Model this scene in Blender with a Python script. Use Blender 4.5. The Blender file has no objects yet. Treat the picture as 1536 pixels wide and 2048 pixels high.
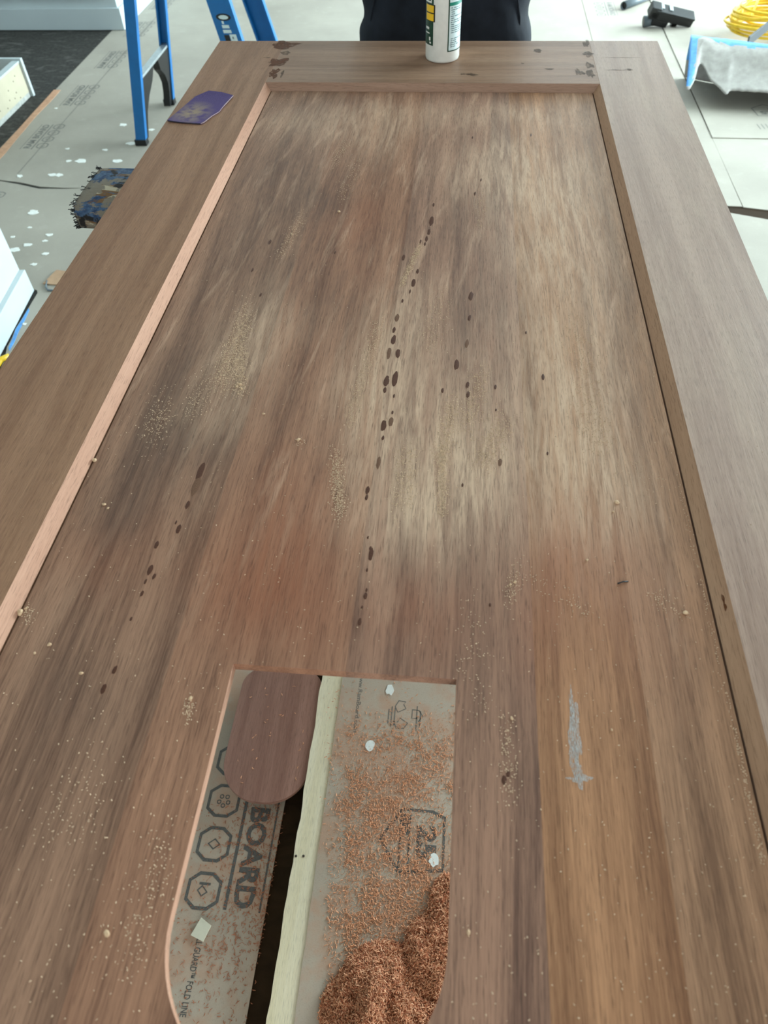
import bpy, bmesh, math, random
import numpy as np
from mathutils import Vector, Matrix, noise as mnoise
random.seed(7); rng = np.random.default_rng(7)
S = bpy.context.scene
COL = S.collection
PI = math.pi
# ------------------------------------------------------------------ camera
FPX = 1450.0
RM = np.array([[0.99541411, 0.05211391, -0.0802178], [0.0914178, -0.76518455, 0.63728753], [-0.02816988, -0.64169833, -0.76643963]])
CAM = np.array([0.52702, -1.73017, 1.38314])
DT = 0.85            # door top height above the floor
def onplane(x, y, ax, v):
    d = RM @ np.array([x - 768.0, y - 1024.0, FPX]); t = (v - CAM[ax]) / d[ax]
    return Vector(CAM + t * d)
def at(x, y, z=0.0): return onplane(x, y, 2, z)
cd = bpy.data.cameras.new('camera'); cam = bpy.data.objects.new('camera', cd); COL.objects.link(cam); S.camera = cam
r, dn, fw = RM @ [1, 0, 0], RM @ [0, 1, 0], RM @ [0, 0, 1]
cam.matrix_world = Matrix(((r[0], -dn[0], -fw[0], CAM[0]), (r[1], -dn[1], -fw[1], CAM[1]), (r[2], -dn[2], -fw[2], CAM[2]), (0, 0, 0, 1)))
cd.sensor_fit = 'VERTICAL'; cd.sensor_height = 36.0; cd.sensor_width = 27.0; cd.lens = FPX / 2048 * 36.0
cd.clip_start = 0.02; cd.clip_end = 100
cd.dof.use_dof = True; cd.dof.focus_distance = 0.95; cd.dof.aperture_fstop = 9.0
# ------------------------------------------------------------------ light
w = bpy.data.worlds.new('world'); S.world = w; w.use_nodes = True
bg = w.node_tree.nodes['Background']; bg.inputs[0].default_value = (0.80, 0.92, 1.0, 1); bg.inputs[1].default_value = 1.0
S.view_settings.view_transform = 'Standard'; S.view_settings.look = 'None'; S.view_settings.gamma = 1.0
S.view_settings.use_curve_mapping = False; S.view_settings.exposure = 0.27
def area(name, loc, direction, sx, sy, power, col):
    l = bpy.data.lights.new(name, 'AREA'); l.shape = 'RECTANGLE'; l.size = sx; l.size_y = sy; l.energy = power; l.color = col
    o = bpy.data.objects.new(name, l); COL.objects.link(o); o.location = loc
    o.rotation_euler = Vector(direction).to_track_quat('-Z', 'Y').to_euler(); return o
area('window_daylight_east', (4.72, 3.2, 1.28), (-1, -0.1, -0.05), 4.0, 2.3, 800, (0.775, 0.95, 1.0))
area('window_daylight_north', (1.2, 6.62, 1.5), (0, -1, -0.1), 3.0, 1.9, 120, (0.82, 0.955, 1.0))
area('added_fill_south', (1.6, -3.62, 1.25), (0, 1, -0.05), 2.6, 2.2, 45, (0.97, 0.975, 0.97))  # unseen fill lamp added to lift the near door and the opening

# ------------------------------------------------------------------ node helpers
def lin(r, g, b):
    f = lambda c: (c / 255 / 12.92) if c / 255 <= 0.04045 else ((c / 255 + 0.055) / 1.055) ** 2.4
    return (f(r), f(g), f(b), 1.0)
class NT:
    def __init__(s, name, group=None):
        if group: s.m = None; s.t = group
        else:
            s.m = bpy.data.materials.new(name); s.m.use_nodes = True; s.t = s.m.node_tree
            s.b = s.t.nodes['Principled BSDF']
    def n(s, ty, **kw):
        o = s.t.nodes.new(ty)
        for k, v in kw.items(): setattr(o, k, v)
        return o
    def put(s, sock, v):
        if isinstance(v, bpy.types.NodeSocket): s.t.links.new(v, sock)
        else: sock.default_value = v
    def math(s, op, a, b=None, c=None, clamp=False):
        o = s.n('ShaderNodeMath', operation=op); o.use_clamp = clamp; s.put(o.inputs[0], a)
        if b is not None: s.put(o.inputs[1], b)
        if c is not None: s.put(o.inputs[2], c)
        return o.outputs[0]
    def vmath(s, op, a, b=None):
        o = s.n('ShaderNodeVectorMath', operation=op); s.put(o.inputs[0], a)
        if b is not None: s.put(o.inputs[1], b)
        return o.outputs['Value'] if op in ('LENGTH', 'DOT_PRODUCT') else o.outputs[0]
    def pos(s): return s.n('ShaderNodeNewGeometry').outputs['Position']
    def noise(s, vec, scale=1.0, detail=3.0, rough=0.55, dist=0.0):
        o = s.n('ShaderNodeTexNoise'); s.put(o.inputs['Vector'], vec); o.inputs['Scale'].default_value = scale
        o.inputs['Detail'].default_value = detail; o.inputs['Roughness'].default_value = rough; o.inputs['Distortion'].default_value = dist
        return o.outputs[0]
    def ramp(s, fac, stops):
        o = s.n('ShaderNodeValToRGB'); s.put(o.inputs[0], fac); cr = o.color_ramp
        while len(cr.elements) < len(stops): cr.elements.new(0.5)
        for e, (p, c) in zip(cr.elements, stops): e.position = p; e.color = c if len(c) == 4 else (*c, 1)
        return o.outputs[0]
    def ss(s, v, a, b):
        o = s.n('ShaderNodeMapRange', interpolation_type='SMOOTHSTEP'); s.put(o.inputs[0], v)
        o.inputs[1].default_value = a; o.inputs[2].default_value = b; return o.outputs[0]
    def mix(s, fac, a, b, mode='MIX'):
        o = s.n('ShaderNodeMix', data_type='RGBA', blend_type=mode); s.put(o.inputs[0], fac); s.put(o.inputs[6], a); s.put(o.inputs[7], b)
        return o.outputs[2]
    def bump(s, h, strength=0.3, dist=0.001):
        o = s.n('ShaderNodeBump'); s.put(o.inputs['Height'], h); o.inputs['Strength'].default_value = strength; o.inputs['Distance'].default_value = dist
        s.t.links.new(o.outputs[0], s.b.inputs['Normal'])
    def col(s, c): s.put(s.b.inputs['Base Color'], c)
    def rough(s, v): s.put(s.b.inputs['Roughness'], v)
    def spec(s, v): s.b.inputs['Specular IOR Level'].default_value = v
def plain(name, c, rough=0.6, metal=0.0, var=0.10, scale=30.0, bump=0.0, spec=0.5):
    t = NT(name); p = t.pos(); nz = t.noise(p, scale, 4)
    lo = tuple(max(0, x * (1 - var)) for x in c[:3]) + (1,); hi = tuple(min(1, x * (1 + var)) for x in c[:3]) + (1,)
    t.col(t.ramp(nz, [(0.3, lo), (0.7, hi)])); t.rough(rough); t.b.inputs['Metallic'].default_value = metal; t.spec(spec)
    if bump: t.bump(t.noise(p, scale * 6, 3), bump, 0.001)
    return t.m
def el(px, py, rx, ry, s):
    """a worn patch given by where it shows on the panel: centre, half width (m), half length (m)"""
    c = at(px, py, DT - 0.012); return (c.x, c.y, rx, ry, s)
# patches that lie on the panel: sanding dust, dark weathered wood, freshly exposed red wood
DUST = [el(1110, 420, .10, .26, .75), el(980, 330, .09, .12, .45), el(1130, 800, .075, .20, .65), el(870, 880, .06, .12, .7), el(740, 800, .05, .10, .6), el(800, 640, .045, .12, .5), el(480, 690, .04, .09, .55),
        el(620, 250, .12, .07, .35), el(760, 260, .06, .12, .4), el(1180, 980, .05, .10, .45), el(640, 1000, .03, .05, .0), el(960, 960, .05, .09, .45), el(560, 640, .05, .06, .3), el(420, 830, .05, .05, .25), el(820, 1020, .05, .06, .5), el(1010, 230, .25, .05, .4)]
DARK = [el(640, 400, .055, .08, .75), el(560, 330, .07, .07, .4), el(480, 480, .03, .13, .5), el(330, 800, .045, .12, .65), el(370, 900, .05, .06, .5), el(600, 560, .05, .10, .5), el(250, 1010, .04, .05, .7), el(690, 620, .03, .09, .35), el(930, 420, .05, .08, .25),
        el(960, 620, .035, .10, .4), el(1040, 700, .006, .25, .5), el(90, 1500, .05, .10, .3), el(520, 780, .05, .09, .35), el(720, 1240, .012, .06, .5), el(960, 1350, .04, .08, .3), el(740, 330, .03, .05, .4), el(180, 1420, .05, .04, .3)]
RED = [el(710, 450, .03, .07, .5), el(590, 1060, .05, .09, .75), el(560, 1220, .06, .06, .6), el(1180, 1130, .06, .06, .7), el(840, 1240, .05, .05, .55), el(900, 830, .04, .07, .3), el(230, 1090, .05, .06, .45), el(1090, 1180, .03, .08, .6), el(420, 1200, .05, .05, .25), el(740, 560, .03, .06, .3), el(1250, 1250, .06, .07, .35), el(1180, 480, .03, .10, .2)]
g = bpy.data.node_groups.new('worn_patches', 'ShaderNodeTree')
for nme in ('dust', 'dark', 'red'): g.interface.new_socket(nme, in_out='OUTPUT', socket_type='NodeSocketFloat')
T = NT('', g); go = T.n('NodeGroupOutput'); P = T.pos()
wob = T.n('ShaderNodeTexNoise'); T.put(wob.inputs['Vector'], T.vmath('MULTIPLY', P, (14.0, 5.0, 1.0))); wob.inputs['Scale'].default_value = 1; wob.inputs['Detail'].default_value = 4
PW = T.vmath('ADD', P, T.vmath('MULTIPLY', T.vmath('SUBTRACT', wob.outputs['Color'], (0.5, 0.5, 0.5)), (0.07, 0.14, 0.0)))
for i, lst in enumerate((DUST, DARK, RED)):
    acc = 0.0
    for (cx, cy, rx, ry, s) in lst:
        l = T.vmath('LENGTH', T.vmath('MULTIPLY', T.vmath('SUBTRACT', PW, (cx, cy, 0)), (1 / rx, 1 / ry, 0)))
        acc = T.math('ADD', acc, T.math('MULTIPLY', T.math('POWER', 2.718, T.math('MULTIPLY', T.math('MULTIPLY', l, l), -1.0)), s))
    g.links.new(acc, go.inputs[i])
def wood(name, dark, light, axis='y', seed=0.0, patches=False, rough=0.5, fine=0.5, spec=0.25, streak=1.0, dust_sheen=0.0):
    """open-pored brown hardwood; grain runs along the given axis"""
    t = NT(name); p = t.pos()
    sc = {'y': (1, 0.03, 1), 'x': (0.03, 1, 1)}[axis]
    off = (seed * 3.17, seed * 1.31, seed * 0.7)
    warp = t.vmath('ADD', p, off)
    slow = t.noise(t.vmath('MULTIPLY', warp, (4.0, 1.2, 1.0) if axis == 'y' else (1.2, 4.0, 1.0)), 1.0, 2)
    sw = t.n('ShaderNodeCombineXYZ'); t.put(sw.inputs[0 if axis == 'y' else 1], t.math('MULTIPLY', slow, 0.05))
    v = t.vmath('MULTIPLY', t.vmath('ADD', warp, sw.outputs[0]), sc)
    bands = t.noise(v, 38.0, 3, 0.6)
    grain = t.noise(v, 420.0, 6, 0.75)
    pore = t.noise(t.vmath('MULTIPLY', warp, (1300, 55, 900) if axis == 'y' else (55, 1300, 900)), 1.0, 3, 0.6)
    f = t.math('ADD', t.math('MULTIPLY', bands, 0.55 * streak), t.math('ADD', t.math('MULTIPLY', grain, fine), (1 - fine - 0.55 * streak) * 0.5))
    c = t.ramp(f, [(0.385, dark), (0.615, light)])
    if patches:
        gn = t.n('ShaderNodeGroup'); gn.node_tree = g
        # wiping strokes: fine streaks that drift sideways
        st = t.noise(t.vmath('MULTIPLY', t.vmath('ADD', warp, sw.outputs[0]), (120, 9, 1)), 1.0, 4, 0.65, 0.8)
        stm = t.ss(st, 0.30, 0.70)
        dk = t.math('MULTIPLY', gn.outputs[1], t.math('MULTIPLY_ADD', stm, 0.7, 0.45), clamp=True)
        rd = t.math('MULTIPLY', gn.outputs[2], t.math('MULTIPLY_ADD', stm, 0.3, 0.6), clamp=True)
        du = t.math('MULTIPLY', gn.outputs[0], t.math('MULTIPLY_ADD', stm, 0.9, 0.35), clamp=True)
        sep = t.n('ShaderNodeSeparateXYZ'); t.put(sep.inputs[0], p); wiped = t.ss(t.math('MULTIPLY_ADD', slow, 0.5, sep.outputs[1]), -1.35, -0.85)
        skew = t.n('ShaderNodeCombineXYZ'); t.put(skew.inputs[0], t.math('MULTIPLY_ADD', sep.outputs[1], -0.10, sep.outputs[0])); t.put(skew.inputs[1], sep.outputs[1])
        st2 = t.noise(t.vmath('MULTIPLY', t.vmath('ADD', skew.outputs[0], sw.outputs[0]), (52, 6.0, 1)), 1.0, 5, 0.6, 0.35)
        c = t.mix(t.math('MULTIPLY', rd, 0.9), c, lin(146, 88, 62))
        c = t.mix(t.math('MULTIPLY', t.math('MULTIPLY', t.ss(st2, 0.52, 0.72), wiped), 0.42), c, lin(104, 78, 66))
        c = t.mix(t.math('MULTIPLY', t.math('MULTIPLY', t.ss(st2, 0.48, 0.28), wiped), 0.46), c, lin(212, 174, 146))
        c = t.mix(t.math('MULTIPLY', dk, 0.72), c, lin(80, 63, 55))
        c = t.mix(t.math('MULTIPLY', du, 0.85), c, lin(212, 180, 152))
    if dust_sheen:
        dn_ = t.ss(t.noise(t.vmath('MULTIPLY', warp, (30, 5, 1) if axis == 'y' else (5, 30, 1)), 1.0, 5, 0.65), 0.42, 0.75)
        c = t.mix(t.math('MULTIPLY', dn_, dust_sheen), c, lin(190, 166, 142))
    c = t.mix(t.math('MULTIPLY', t.ss(pore, 0.52, 0.68), 0.5), c, tuple(x * 0.45 for x in dark[:3]) + (1,))
    t.col(c); t.rough(t.math('MULTIPLY_ADD', grain, 0.25, rough - 0.12)); t.spec(spec)
    t.bump(t.math('ADD', t.math('MULTIPLY', pore, -0.6), grain), 0.25, 0.0006)
    return t.m

# ------------------------------------------------------------------ mesh helpers
def mesh_obj(name, verts, faces, mat, parent=None, smooth=False, mats=None, fm=None):
    me = bpy.data.meshes.new(name)
    off = Vector(parent['_base']) if parent is not None and '_base' in parent else Vector((0, 0, 0))
    me.from_pydata([(v[0] - off.x, v[1] - off.y, v[2] - off.z) for v in verts], [], [tuple(f) for f in faces]); me.update()
    for m in (mats or [mat]): me.materials.append(m)
    if fm is not None: me.polygons.foreach_set('material_index', fm)
    if smooth: me.polygons.foreach_set('use_smooth', [True] * len(me.polygons))
    o = bpy.data.objects.new(name, me); COL.objects.link(o)
    if parent is not None: o.parent = parent
    return o
def recalc(o):
    b = bmesh.new(); b.from_mesh(o.data); bmesh.ops.recalc_face_normals(b, faces=b.faces); b.to_mesh(o.data); b.free(); return o
def bevel(o, w=0.002, seg=2):
    b = bmesh.new(); b.from_mesh(o.data); bmesh.ops.recalc_face_normals(b, faces=b.faces)
    es = [e for e in b.edges if len(e.link_faces) == 2 and e.calc_face_angle(0) > 0.5]
    bmesh.ops.bevel(b, geom=es, offset=w, segments=seg, affect='EDGES', profile=0.6, clamp_overlap=True)
    b.to_mesh(o.data); b.free(); return o
def boxvf(x0, x1, y0, y1, z0, z1):
    v = [(x, y, z) for z in (z0, z1) for y in (y0, y1) for x in (x0, x1)]
    return v, [(0, 2, 3, 1), (4, 5, 7, 6), (0, 1, 5, 4), (1, 3, 7, 5), (3, 2, 6, 7), (2, 0, 4, 6)]
def box(name, x0, x1, y0, y1, z0, z1, mat, parent=None, bev=0.0):
    o = mesh_obj(name, *boxvf(x0, x1, y0, y1, z0, z1), mat, parent)
    if bev: bevel(o, bev)
    return o
def prism(name, pts, z0, z1, mat, parent=None, bev=0.0):
    """extruded outline pts [(x,y)], counter-clockwise or not"""
    n = len(pts); v = [(x, y, z0) for x, y in pts] + [(x, y, z1) for x, y in pts]
    f = [tuple(range(n))[::-1], tuple(range(n, 2 * n))] + [(i, (i + 1) % n, n + (i + 1) % n, n + i) for i in range(n)]
    o = recalc(mesh_obj(name, v, f, mat, parent))
    if bev: bevel(o, bev)
    return o
def tubevf(path, rad, seg=10, closed=False, caps=True):
    path = [Vector(p) for p in path]; n = len(path); V = []; F = []
    up = Vector((0, 0, 1)); prev = None
    for i, p in enumerate(path):
        a = path[(i - 1) % n] if closed or i > 0 else p; b = path[(i + 1) % n] if closed or i < n - 1 else p
        d = (b - a).normalized()
        if prev is None:
            s = d.cross(up)
            if s.length < 1e-4: s = d.cross(Vector((1, 0, 0)))
        else: s = prev - d * prev.dot(d)
        s.normalize(); prev = s.copy(); q = d.cross(s)
        rr = rad[i] if hasattr(rad, '__len__') else rad
        for k in range(seg):
            an = 2 * PI * k / seg; V.append(tuple(p + (s * math.cos(an) + q * math.sin(an)) * rr))
    m = n if closed else n - 1
    for i in range(m):
        for k in range(seg):
            F.append((i * seg + k, i * seg + (k + 1) % seg, ((i + 1) % n) * seg + (k + 1) % seg, ((i + 1) % n) * seg + k))
    if caps and not closed: F += [tuple(range(seg))[::-1], tuple(range((n - 1) * seg, n * seg))]
    return V, F
def tube(name, path, rad, mat, parent=None, seg=10, closed=False):
    return recalc(mesh_obj(name, *tubevf(path, rad, seg, closed), mat, parent, smooth=True))
def lathe(name, prof, cx, cy, mat, parent=None, seg=40):
    V = []; F = []
    for (rr, z) in prof:
        for k in range(seg): a = 2 * PI * k / seg; V.append((cx + rr * math.cos(a), cy + rr * math.sin(a), z))
    for i in range(len(prof) - 1):
        for k in range(seg): F.append((i * seg + k, i * seg + (k + 1) % seg, (i + 1) * seg + (k + 1) % seg, (i + 1) * seg + k))
    F += [tuple(range(seg))[::-1], tuple(range((len(prof) - 1) * seg, len(prof) * seg))]
    return recalc(mesh_obj(name, V, F, mat, parent, smooth=True))
def thing(name, label, cat, loc=(0, 0, 0), group=None):
    o = bpy.data.objects.new(name, None); COL.objects.link(o); o.location = loc; o.empty_display_size = 0.05
    o['_base'] = tuple(loc); o['label'] = label; o['category'] = cat
    if group: o['group'] = group
    return o
def tag(o, label, cat, group=None, kind=None):
    o['label'] = label; o['category'] = cat
    if group: o['group'] = group
    if kind: o['kind'] = kind
    return o
def struct(o): o['kind'] = 'structure'; return o
def base_of(o, loc):
    """move a mesh object's origin to loc"""
    loc = Vector(loc); o.data.transform(Matrix.Translation(-loc)); o.location = loc; o['_base'] = tuple(loc); return o
FONT = None
def text_geo(body, width, height, bold=0.0):
    """(verts, faces) of a flat word filling width x height from the origin"""
    cu = bpy.data.curves.new('word', 'FONT'); cu.body = body; cu.size = 1.0; cu.offset = bold; cu.resolution_u = 3; cu.fill_mode = 'FRONT'
    o = bpy.data.objects.new('word', cu); COL.objects.link(o); bpy.context.view_layer.update()
    me = bpy.data.meshes.new_from_object(o.evaluated_get(bpy.context.evaluated_depsgraph_get()))
    V = [Vector(v.co) for v in me.vertices]; F = [tuple(p.vertices) for p in me.polygons]
    bpy.data.objects.remove(o); bpy.data.curves.remove(cu); bpy.data.meshes.remove(me)
    x0 = min(v.x for v in V); x1 = max(v.x for v in V); y0 = min(v.y for v in V); y1 = max(v.y for v in V)
    return [((v.x - x0) / (x1 - x0) * width, (v.y - y0) / (y1 - y0) * height) for v in V], F
def ring2(pts, w):
    """closed stroke of width w along outline pts -> flat verts, faces"""
    n = len(pts); c = Vector((sum(p[0] for p in pts) / n, sum(p[1] for p in pts) / n)); V = []; F = []
    for p in pts:
        d = (Vector(p) - c); l = d.length; V.append(tuple(Vector(p))); V.append(tuple(c + d * (1 - w / l)))
    for i in range(n): j = (i + 1) % n; F.append((2 * i, 2 * j, 2 * j + 1, 2 * i + 1))
    return V, F
class Print:
    """flat ink laid on paper: collects shapes given in text space (u along the line, v up), turned by rot and moved to (x,y)"""
    def __init__(s): s.V = []; s.F = []
    def add(s, V, F):
        n = len(s.V); s.V += [(v[0], v[1]) for v in V]; s.F += [tuple(i + n for i in f) for f in F]
    def word(s, body, u, v, wd, ht, bold=0.0): V, F = text_geo(body, wd, ht, bold); s.add([(a + u, b + v) for a, b in V], F)
    def rect(s, u0, u1, v0, v1): s.add([(u0, v0), (u1, v0), (u1, v1), (u0, v1)], [(0, 1, 2, 3)])
    def ring(s, pts, w): s.add(*ring2(pts, w))
    def poly(s, pts): s.add(pts, [tuple(range(len(pts)))])
    def build(s, name, x, y, z, rot, mat, parent):
        ca, sa = math.cos(rot), math.sin(rot)
        return mesh_obj(name, [(x + u * ca - v * sa, y + u * sa + v * ca, z) for u, v in s.V], s.F, mat, parent)
def hexpts(u, v, a, b): return [(u - a, v + b * .42), (u - a * .55, v + b), (u + a * .55, v + b), (u + a, v + b * .42), (u + a, v - b * .42), (u + a * .55, v - b), (u - a * .55, v - b), (u - a, v - b * .42)]
# ------------------------------------------------------------------ materials
M_wall = plain('white_wall_paint', lin(205, 208, 206), 0.7, scale=3, var=0.03)
M_white = plain('white_cabinet_paint', lin(186, 196, 198), 0.45, scale=4, var=0.03)
M_tile = None
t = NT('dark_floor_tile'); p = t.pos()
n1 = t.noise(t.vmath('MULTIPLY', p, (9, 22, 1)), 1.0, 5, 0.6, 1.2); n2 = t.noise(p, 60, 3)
c = t.mix(t.math('MULTIPLY', t.ss(n1, 0.5, 0.8), 0.55), t.ramp(n2, [(0.3, lin(52, 52, 50)), (0.7, lin(72, 71, 68))]), lin(128, 126, 122)); sx_ = t.n('ShaderNodeSeparateXYZ'); t.put(sx_.inputs[0], p); c = t.mix(t.ss(sx_.outputs[0], -0.55, -0.54), c, t.ramp(n1, [(0.3, lin(40, 30, 20)), (0.7, lin(58, 43, 28))])); t.col(c); t.rough(0.85); t.spec(0.08); t.bump(n1, 0.1, 0.002); M_tile = t.m  # brown part is darkened so gaps between sheets read as shaded
t = NT('grey_brown_floor_paper'); p = t.pos()
n1 = t.noise(p, 2.2, 4); n2 = t.noise(p, 320, 3, 0.7); n3 = t.noise(p, 14, 5, 0.6)
c = t.ramp(n1, [(0.3, lin(152, 146, 135)), (0.7, lin(170, 164, 152))])
c = t.mix(t.math('MULTIPLY', t.ss(n2, 0.45, 0.8), 0.25), c, lin(120, 112, 100)); c = t.mix(t.math('MULTIPLY', t.ss(n3, 0.55, 0.8), 0.25), c, lin(192, 188, 178))
t.col(c); t.rough(0.75); t.spec(0.3); t.bump(t.math('ADD', t.noise(p, 9, 3), t.math('MULTIPLY', n2, 0.03)), 0.12, 0.006); M_paper = t.m
t = NT('warm_lit_dusty_paper'); p = t.pos()
n1 = t.noise(p, 11, 4, 0.6); n2 = t.noise(p, 420, 3, 0.7)
c = t.ramp(t.noise(p, 2.2, 3), [(0.3, lin(176, 162, 145)), (0.7, lin(190, 176, 159))])  # warmer, paler base has bounced light put in; dust is mixed in after
c = t.mix(t.math('MULTIPLY', t.ss(n2, 0.5, 0.8), 0.3), c, lin(122, 108, 94)); c = t.mix(t.math('MULTIPLY', t.ss(n1, 0.42, 0.62), 0.5), c, lin(190, 142, 112))
t.col(c); t.rough(0.8); t.spec(0.2); t.bump(n2, 0.2, 0.001); M_paperd = t.m
M_ink = plain('dark_grey_ink', lin(92, 90, 86), 0.6, var=0.35, scale=500)
M_inkfaint = plain('faint_grey_ink', lin(112, 110, 104), 0.6, var=0.15, scale=400)
M_splat = plain('dried_white_plaster', lin(232, 234, 228), 0.7, scale=90, var=0.06)
M_orange = plain('peach_tape', lin(190, 146, 116), 0.6, scale=40, var=0.15)
M_bluetape = plain('blue_masking_tape', lin(84, 150, 214), 0.55, scale=60, var=0.15)
M_ladder = plain('blue_fibreglass', lin(8, 104, 168), 0.4, scale=25, var=0.08)
M_alu = plain('brushed_aluminium', lin(176, 184, 186), 0.4, metal=0.7, scale=60)
M_black = plain('black_plastic', lin(16, 17, 19), 0.4, scale=60, var=0.2)
M_grey = plain('grey_plastic_tube', lin(92, 102, 108), 0.3, scale=20)
M_cord = plain('yellow_cable_jacket', lin(222, 184, 36), 0.4, scale=60, var=0.12)
M_plas = plain('white_bottle_plastic', lin(228, 226, 218), 0.32, scale=70, var=0.05)
M_green = plain('dark_green_label', lin(14, 60, 42), 0.35, scale=200, var=0.4)
M_teal = plain('teal_label_band', lin(20, 128, 108), 0.4)
M_labelw = plain('pale_back_label', lin(216, 232, 232), 0.35, scale=40, var=0.03)
M_yel = plain('yellow_label_print', lin(236, 186, 22), 0.4)
M_lablack = plain('black_label_print', lin(18, 20, 18), 0.4)
M_labtext = plain('grey_label_text', lin(96, 122, 126), 0.5)
M_chip = plain('red_brown_shavings', lin(212, 154, 116), 0.75, scale=220, var=0.30)
M_chipd = plain('deep_brown_shavings', lin(178, 112, 78), 0.75, scale=220, var=0.30)
M_dust = plain('pale_sawdust', lin(204, 176, 146), 0.85, scale=300, var=0.22)
M_crumb = plain('pale_wood_crumb', lin(200, 168, 134), 0.8, scale=300, var=0.15)
M_pine = wood('pale_pine', lin(226, 213, 178), lin(240, 230, 203), 'y', 3.0, rough=0.65, fine=0.4, spec=0.2)
M_ply = plain('cream_plywood', lin(186, 178, 154), 0.6, scale=12, var=0.06)
M_hole = plain('screw_hole', lin(70, 62, 52), 0.9)
M_card = plain('brown_cardboard', lin(176, 142, 112), 0.8, scale=40)
M_stile_l = wood('stile_wood', lin(132, 95, 71), lin(166, 126, 98), 'y', 1.0, rough=0.56, dust_sheen=0.04)
M_stile_r = wood('stile_wood_sheen', lin(142, 112, 95), lin(174, 145, 127), 'y', 2.3, rough=0.5, dust_sheen=0.30, spec=0.4)  # paler and greyer than the left stile: window sheen put into the colour
M_rail = wood('rail_wood', lin(124, 94, 74), lin(160, 126, 102), 'x', 4.1, rough=0.52, dust_sheen=0.15)
M_fresh = wood('fresh_cut_wood', lin(182, 136, 112), lin(204, 160, 136), 'y', 5.0, rough=0.7, spec=0.2, fine=0.3)
M_freshx = wood('fresh_cut_wood_cross', lin(142, 108, 90), lin(166, 132, 112), 'x', 5.5, rough=0.7, spec=0.2, fine=0.3)
PL = [wood('panel_wood_%d' % i, a, b, 'y', s, True, rough=0.55, streak=st) for i, (a, b, s, st) in enumerate([
    (lin(108, 78, 62), lin(166, 127, 103), 6.2, 1.0), (lin(112, 77, 60), lin(170, 125, 99), 7.7, 1.0), (lin(106, 77, 64), lin(164, 124, 102), 8.9, 1.1),
    (lin(126, 86, 60), lin(184, 135, 99), 10.4, 1.0), (lin(118, 85, 63), lin(174, 132, 102), 11.9, 1.0)])]
M_wet = plain('wet_wood', lin(84, 52, 38), 0.45, scale=900, var=0.3, spec=0.25)
M_wetlt = plain('half_dried_wet_wood', lin(112, 82, 64), 0.6, scale=900, var=0.25, spec=0.2)
def soft_mark(name, c, lo, hi, a):
    t = NT(name); p = t.pos(); t.col(c); t.rough(0.6); t.spec(0.15); t.put(t.b.inputs['Alpha'], t.math('MULTIPLY', t.ss(t.noise(p, 130, 4, 0.65), lo, hi), a)); return t.m
M_stain = soft_mark('brown_oil_stain', lin(98, 56, 30), 0.25, 0.55, 0.85)
M_greymark = soft_mark('dark_grey_mark', lin(84, 68, 56), 0.25, 0.6, 0.6)
t = NT('pale_grey_scuff'); p = t.pos(); t.col(lin(190, 186, 182)); t.rough(0.9)
t.put(t.b.inputs['Alpha'], t.math('MULTIPLY', t.ss(t.noise(t.vmath('MULTIPLY', p, (1900, 260, 1)), 1.0, 4, 0.7), 0.36, 0.62), 0.8)); M_chalk = t.m
M_off = wood('offcut_wood', lin(132, 92, 78), lin(164, 122, 106), 'y', 14.0, rough=0.42, fine=0.3, spec=0.6)
t = NT('purple_sandpaper'); p = t.pos()
c = t.ramp(t.noise(p, 900, 2), [(0.3, lin(64, 46, 92)), (0.7, lin(92, 74, 128))])
l = t.vmath('LENGTH', t.vmath('MULTIPLY', t.vmath('SUBTRACT', p, tuple(at(385, 228, DT))), (26, 20, 0)))
c = t.mix(t.math('MULTIPLY', t.math('SUBTRACT', 1.1, l, clamp=True), t.ss(t.noise(p, 55, 4), 0.3, 0.6)), c, lin(158, 138, 112)); t.col(c); t.rough(0.9); t.bump(t.noise(p, 1500, 2), 0.4, 0.0005); M_sand = t.m
t = NT('blue_padded_carpet'); p = t.pos()
n1 = t.noise(t.vmath('MULTIPLY', p, (9, 26, 20)), 1.0, 4, 0.6, 0.6); n2 = t.noise(p, 60, 4, 0.6, 0.5)
c = t.mix(t.ss(n2, 0.4, 0.6), lin(36, 58, 90), lin(74, 98, 126)); c = t.mix(t.ss(n1, 0.50, 0.55), c, lin(112, 82, 50)); c = t.mix(t.ss(n1, 0.57, 0.60), c, lin(184, 172, 148)); c = t.mix(t.ss(t.noise(t.vmath('MULTIPLY', p, (30, 22, 90)), 1.0, 4, 0.6), 0.52, 0.58), c, lin(126, 116, 102))
c = t.mix(t.ss(t.noise(p, 30, 3), 0.60, 0.66), c, lin(30, 26, 24)); t.col(c); t.rough(0.9); t.bump(n2, 0.6, 0.003); M_carpet = t.m
M_lumber = wood('old_lumber', lin(150, 122, 86), lin(188, 160, 118), 'x', 17.0, rough=0.7, spec=0.2)
M_trouser = plain('black_trouser_cloth', lin(26, 30, 38), 0.85, scale=25, var=0.35, bump=0.3, spec=0.2)
M_shirt = plain('dark_grey_shirt_cloth', lin(52, 56, 62), 0.85, scale=40, var=0.15, spec=0.2)
M_skin = plain('skin', lin(198, 148, 120), 0.5, scale=30, var=0.06)
M_hair = plain('dark_hair', lin(44, 32, 24), 0.6, scale=200, var=0.3)
M_boot = plain('brown_boot_leather', lin(74, 52, 36), 0.5, scale=60)
t = NT('window_glass'); t.t.nodes.remove(t.b); tr = t.n('ShaderNodeBsdfTransparent'); gl = t.n('ShaderNodeBsdfGlossy'); gl.inputs['Roughness'].default_value = 0.02
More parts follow.
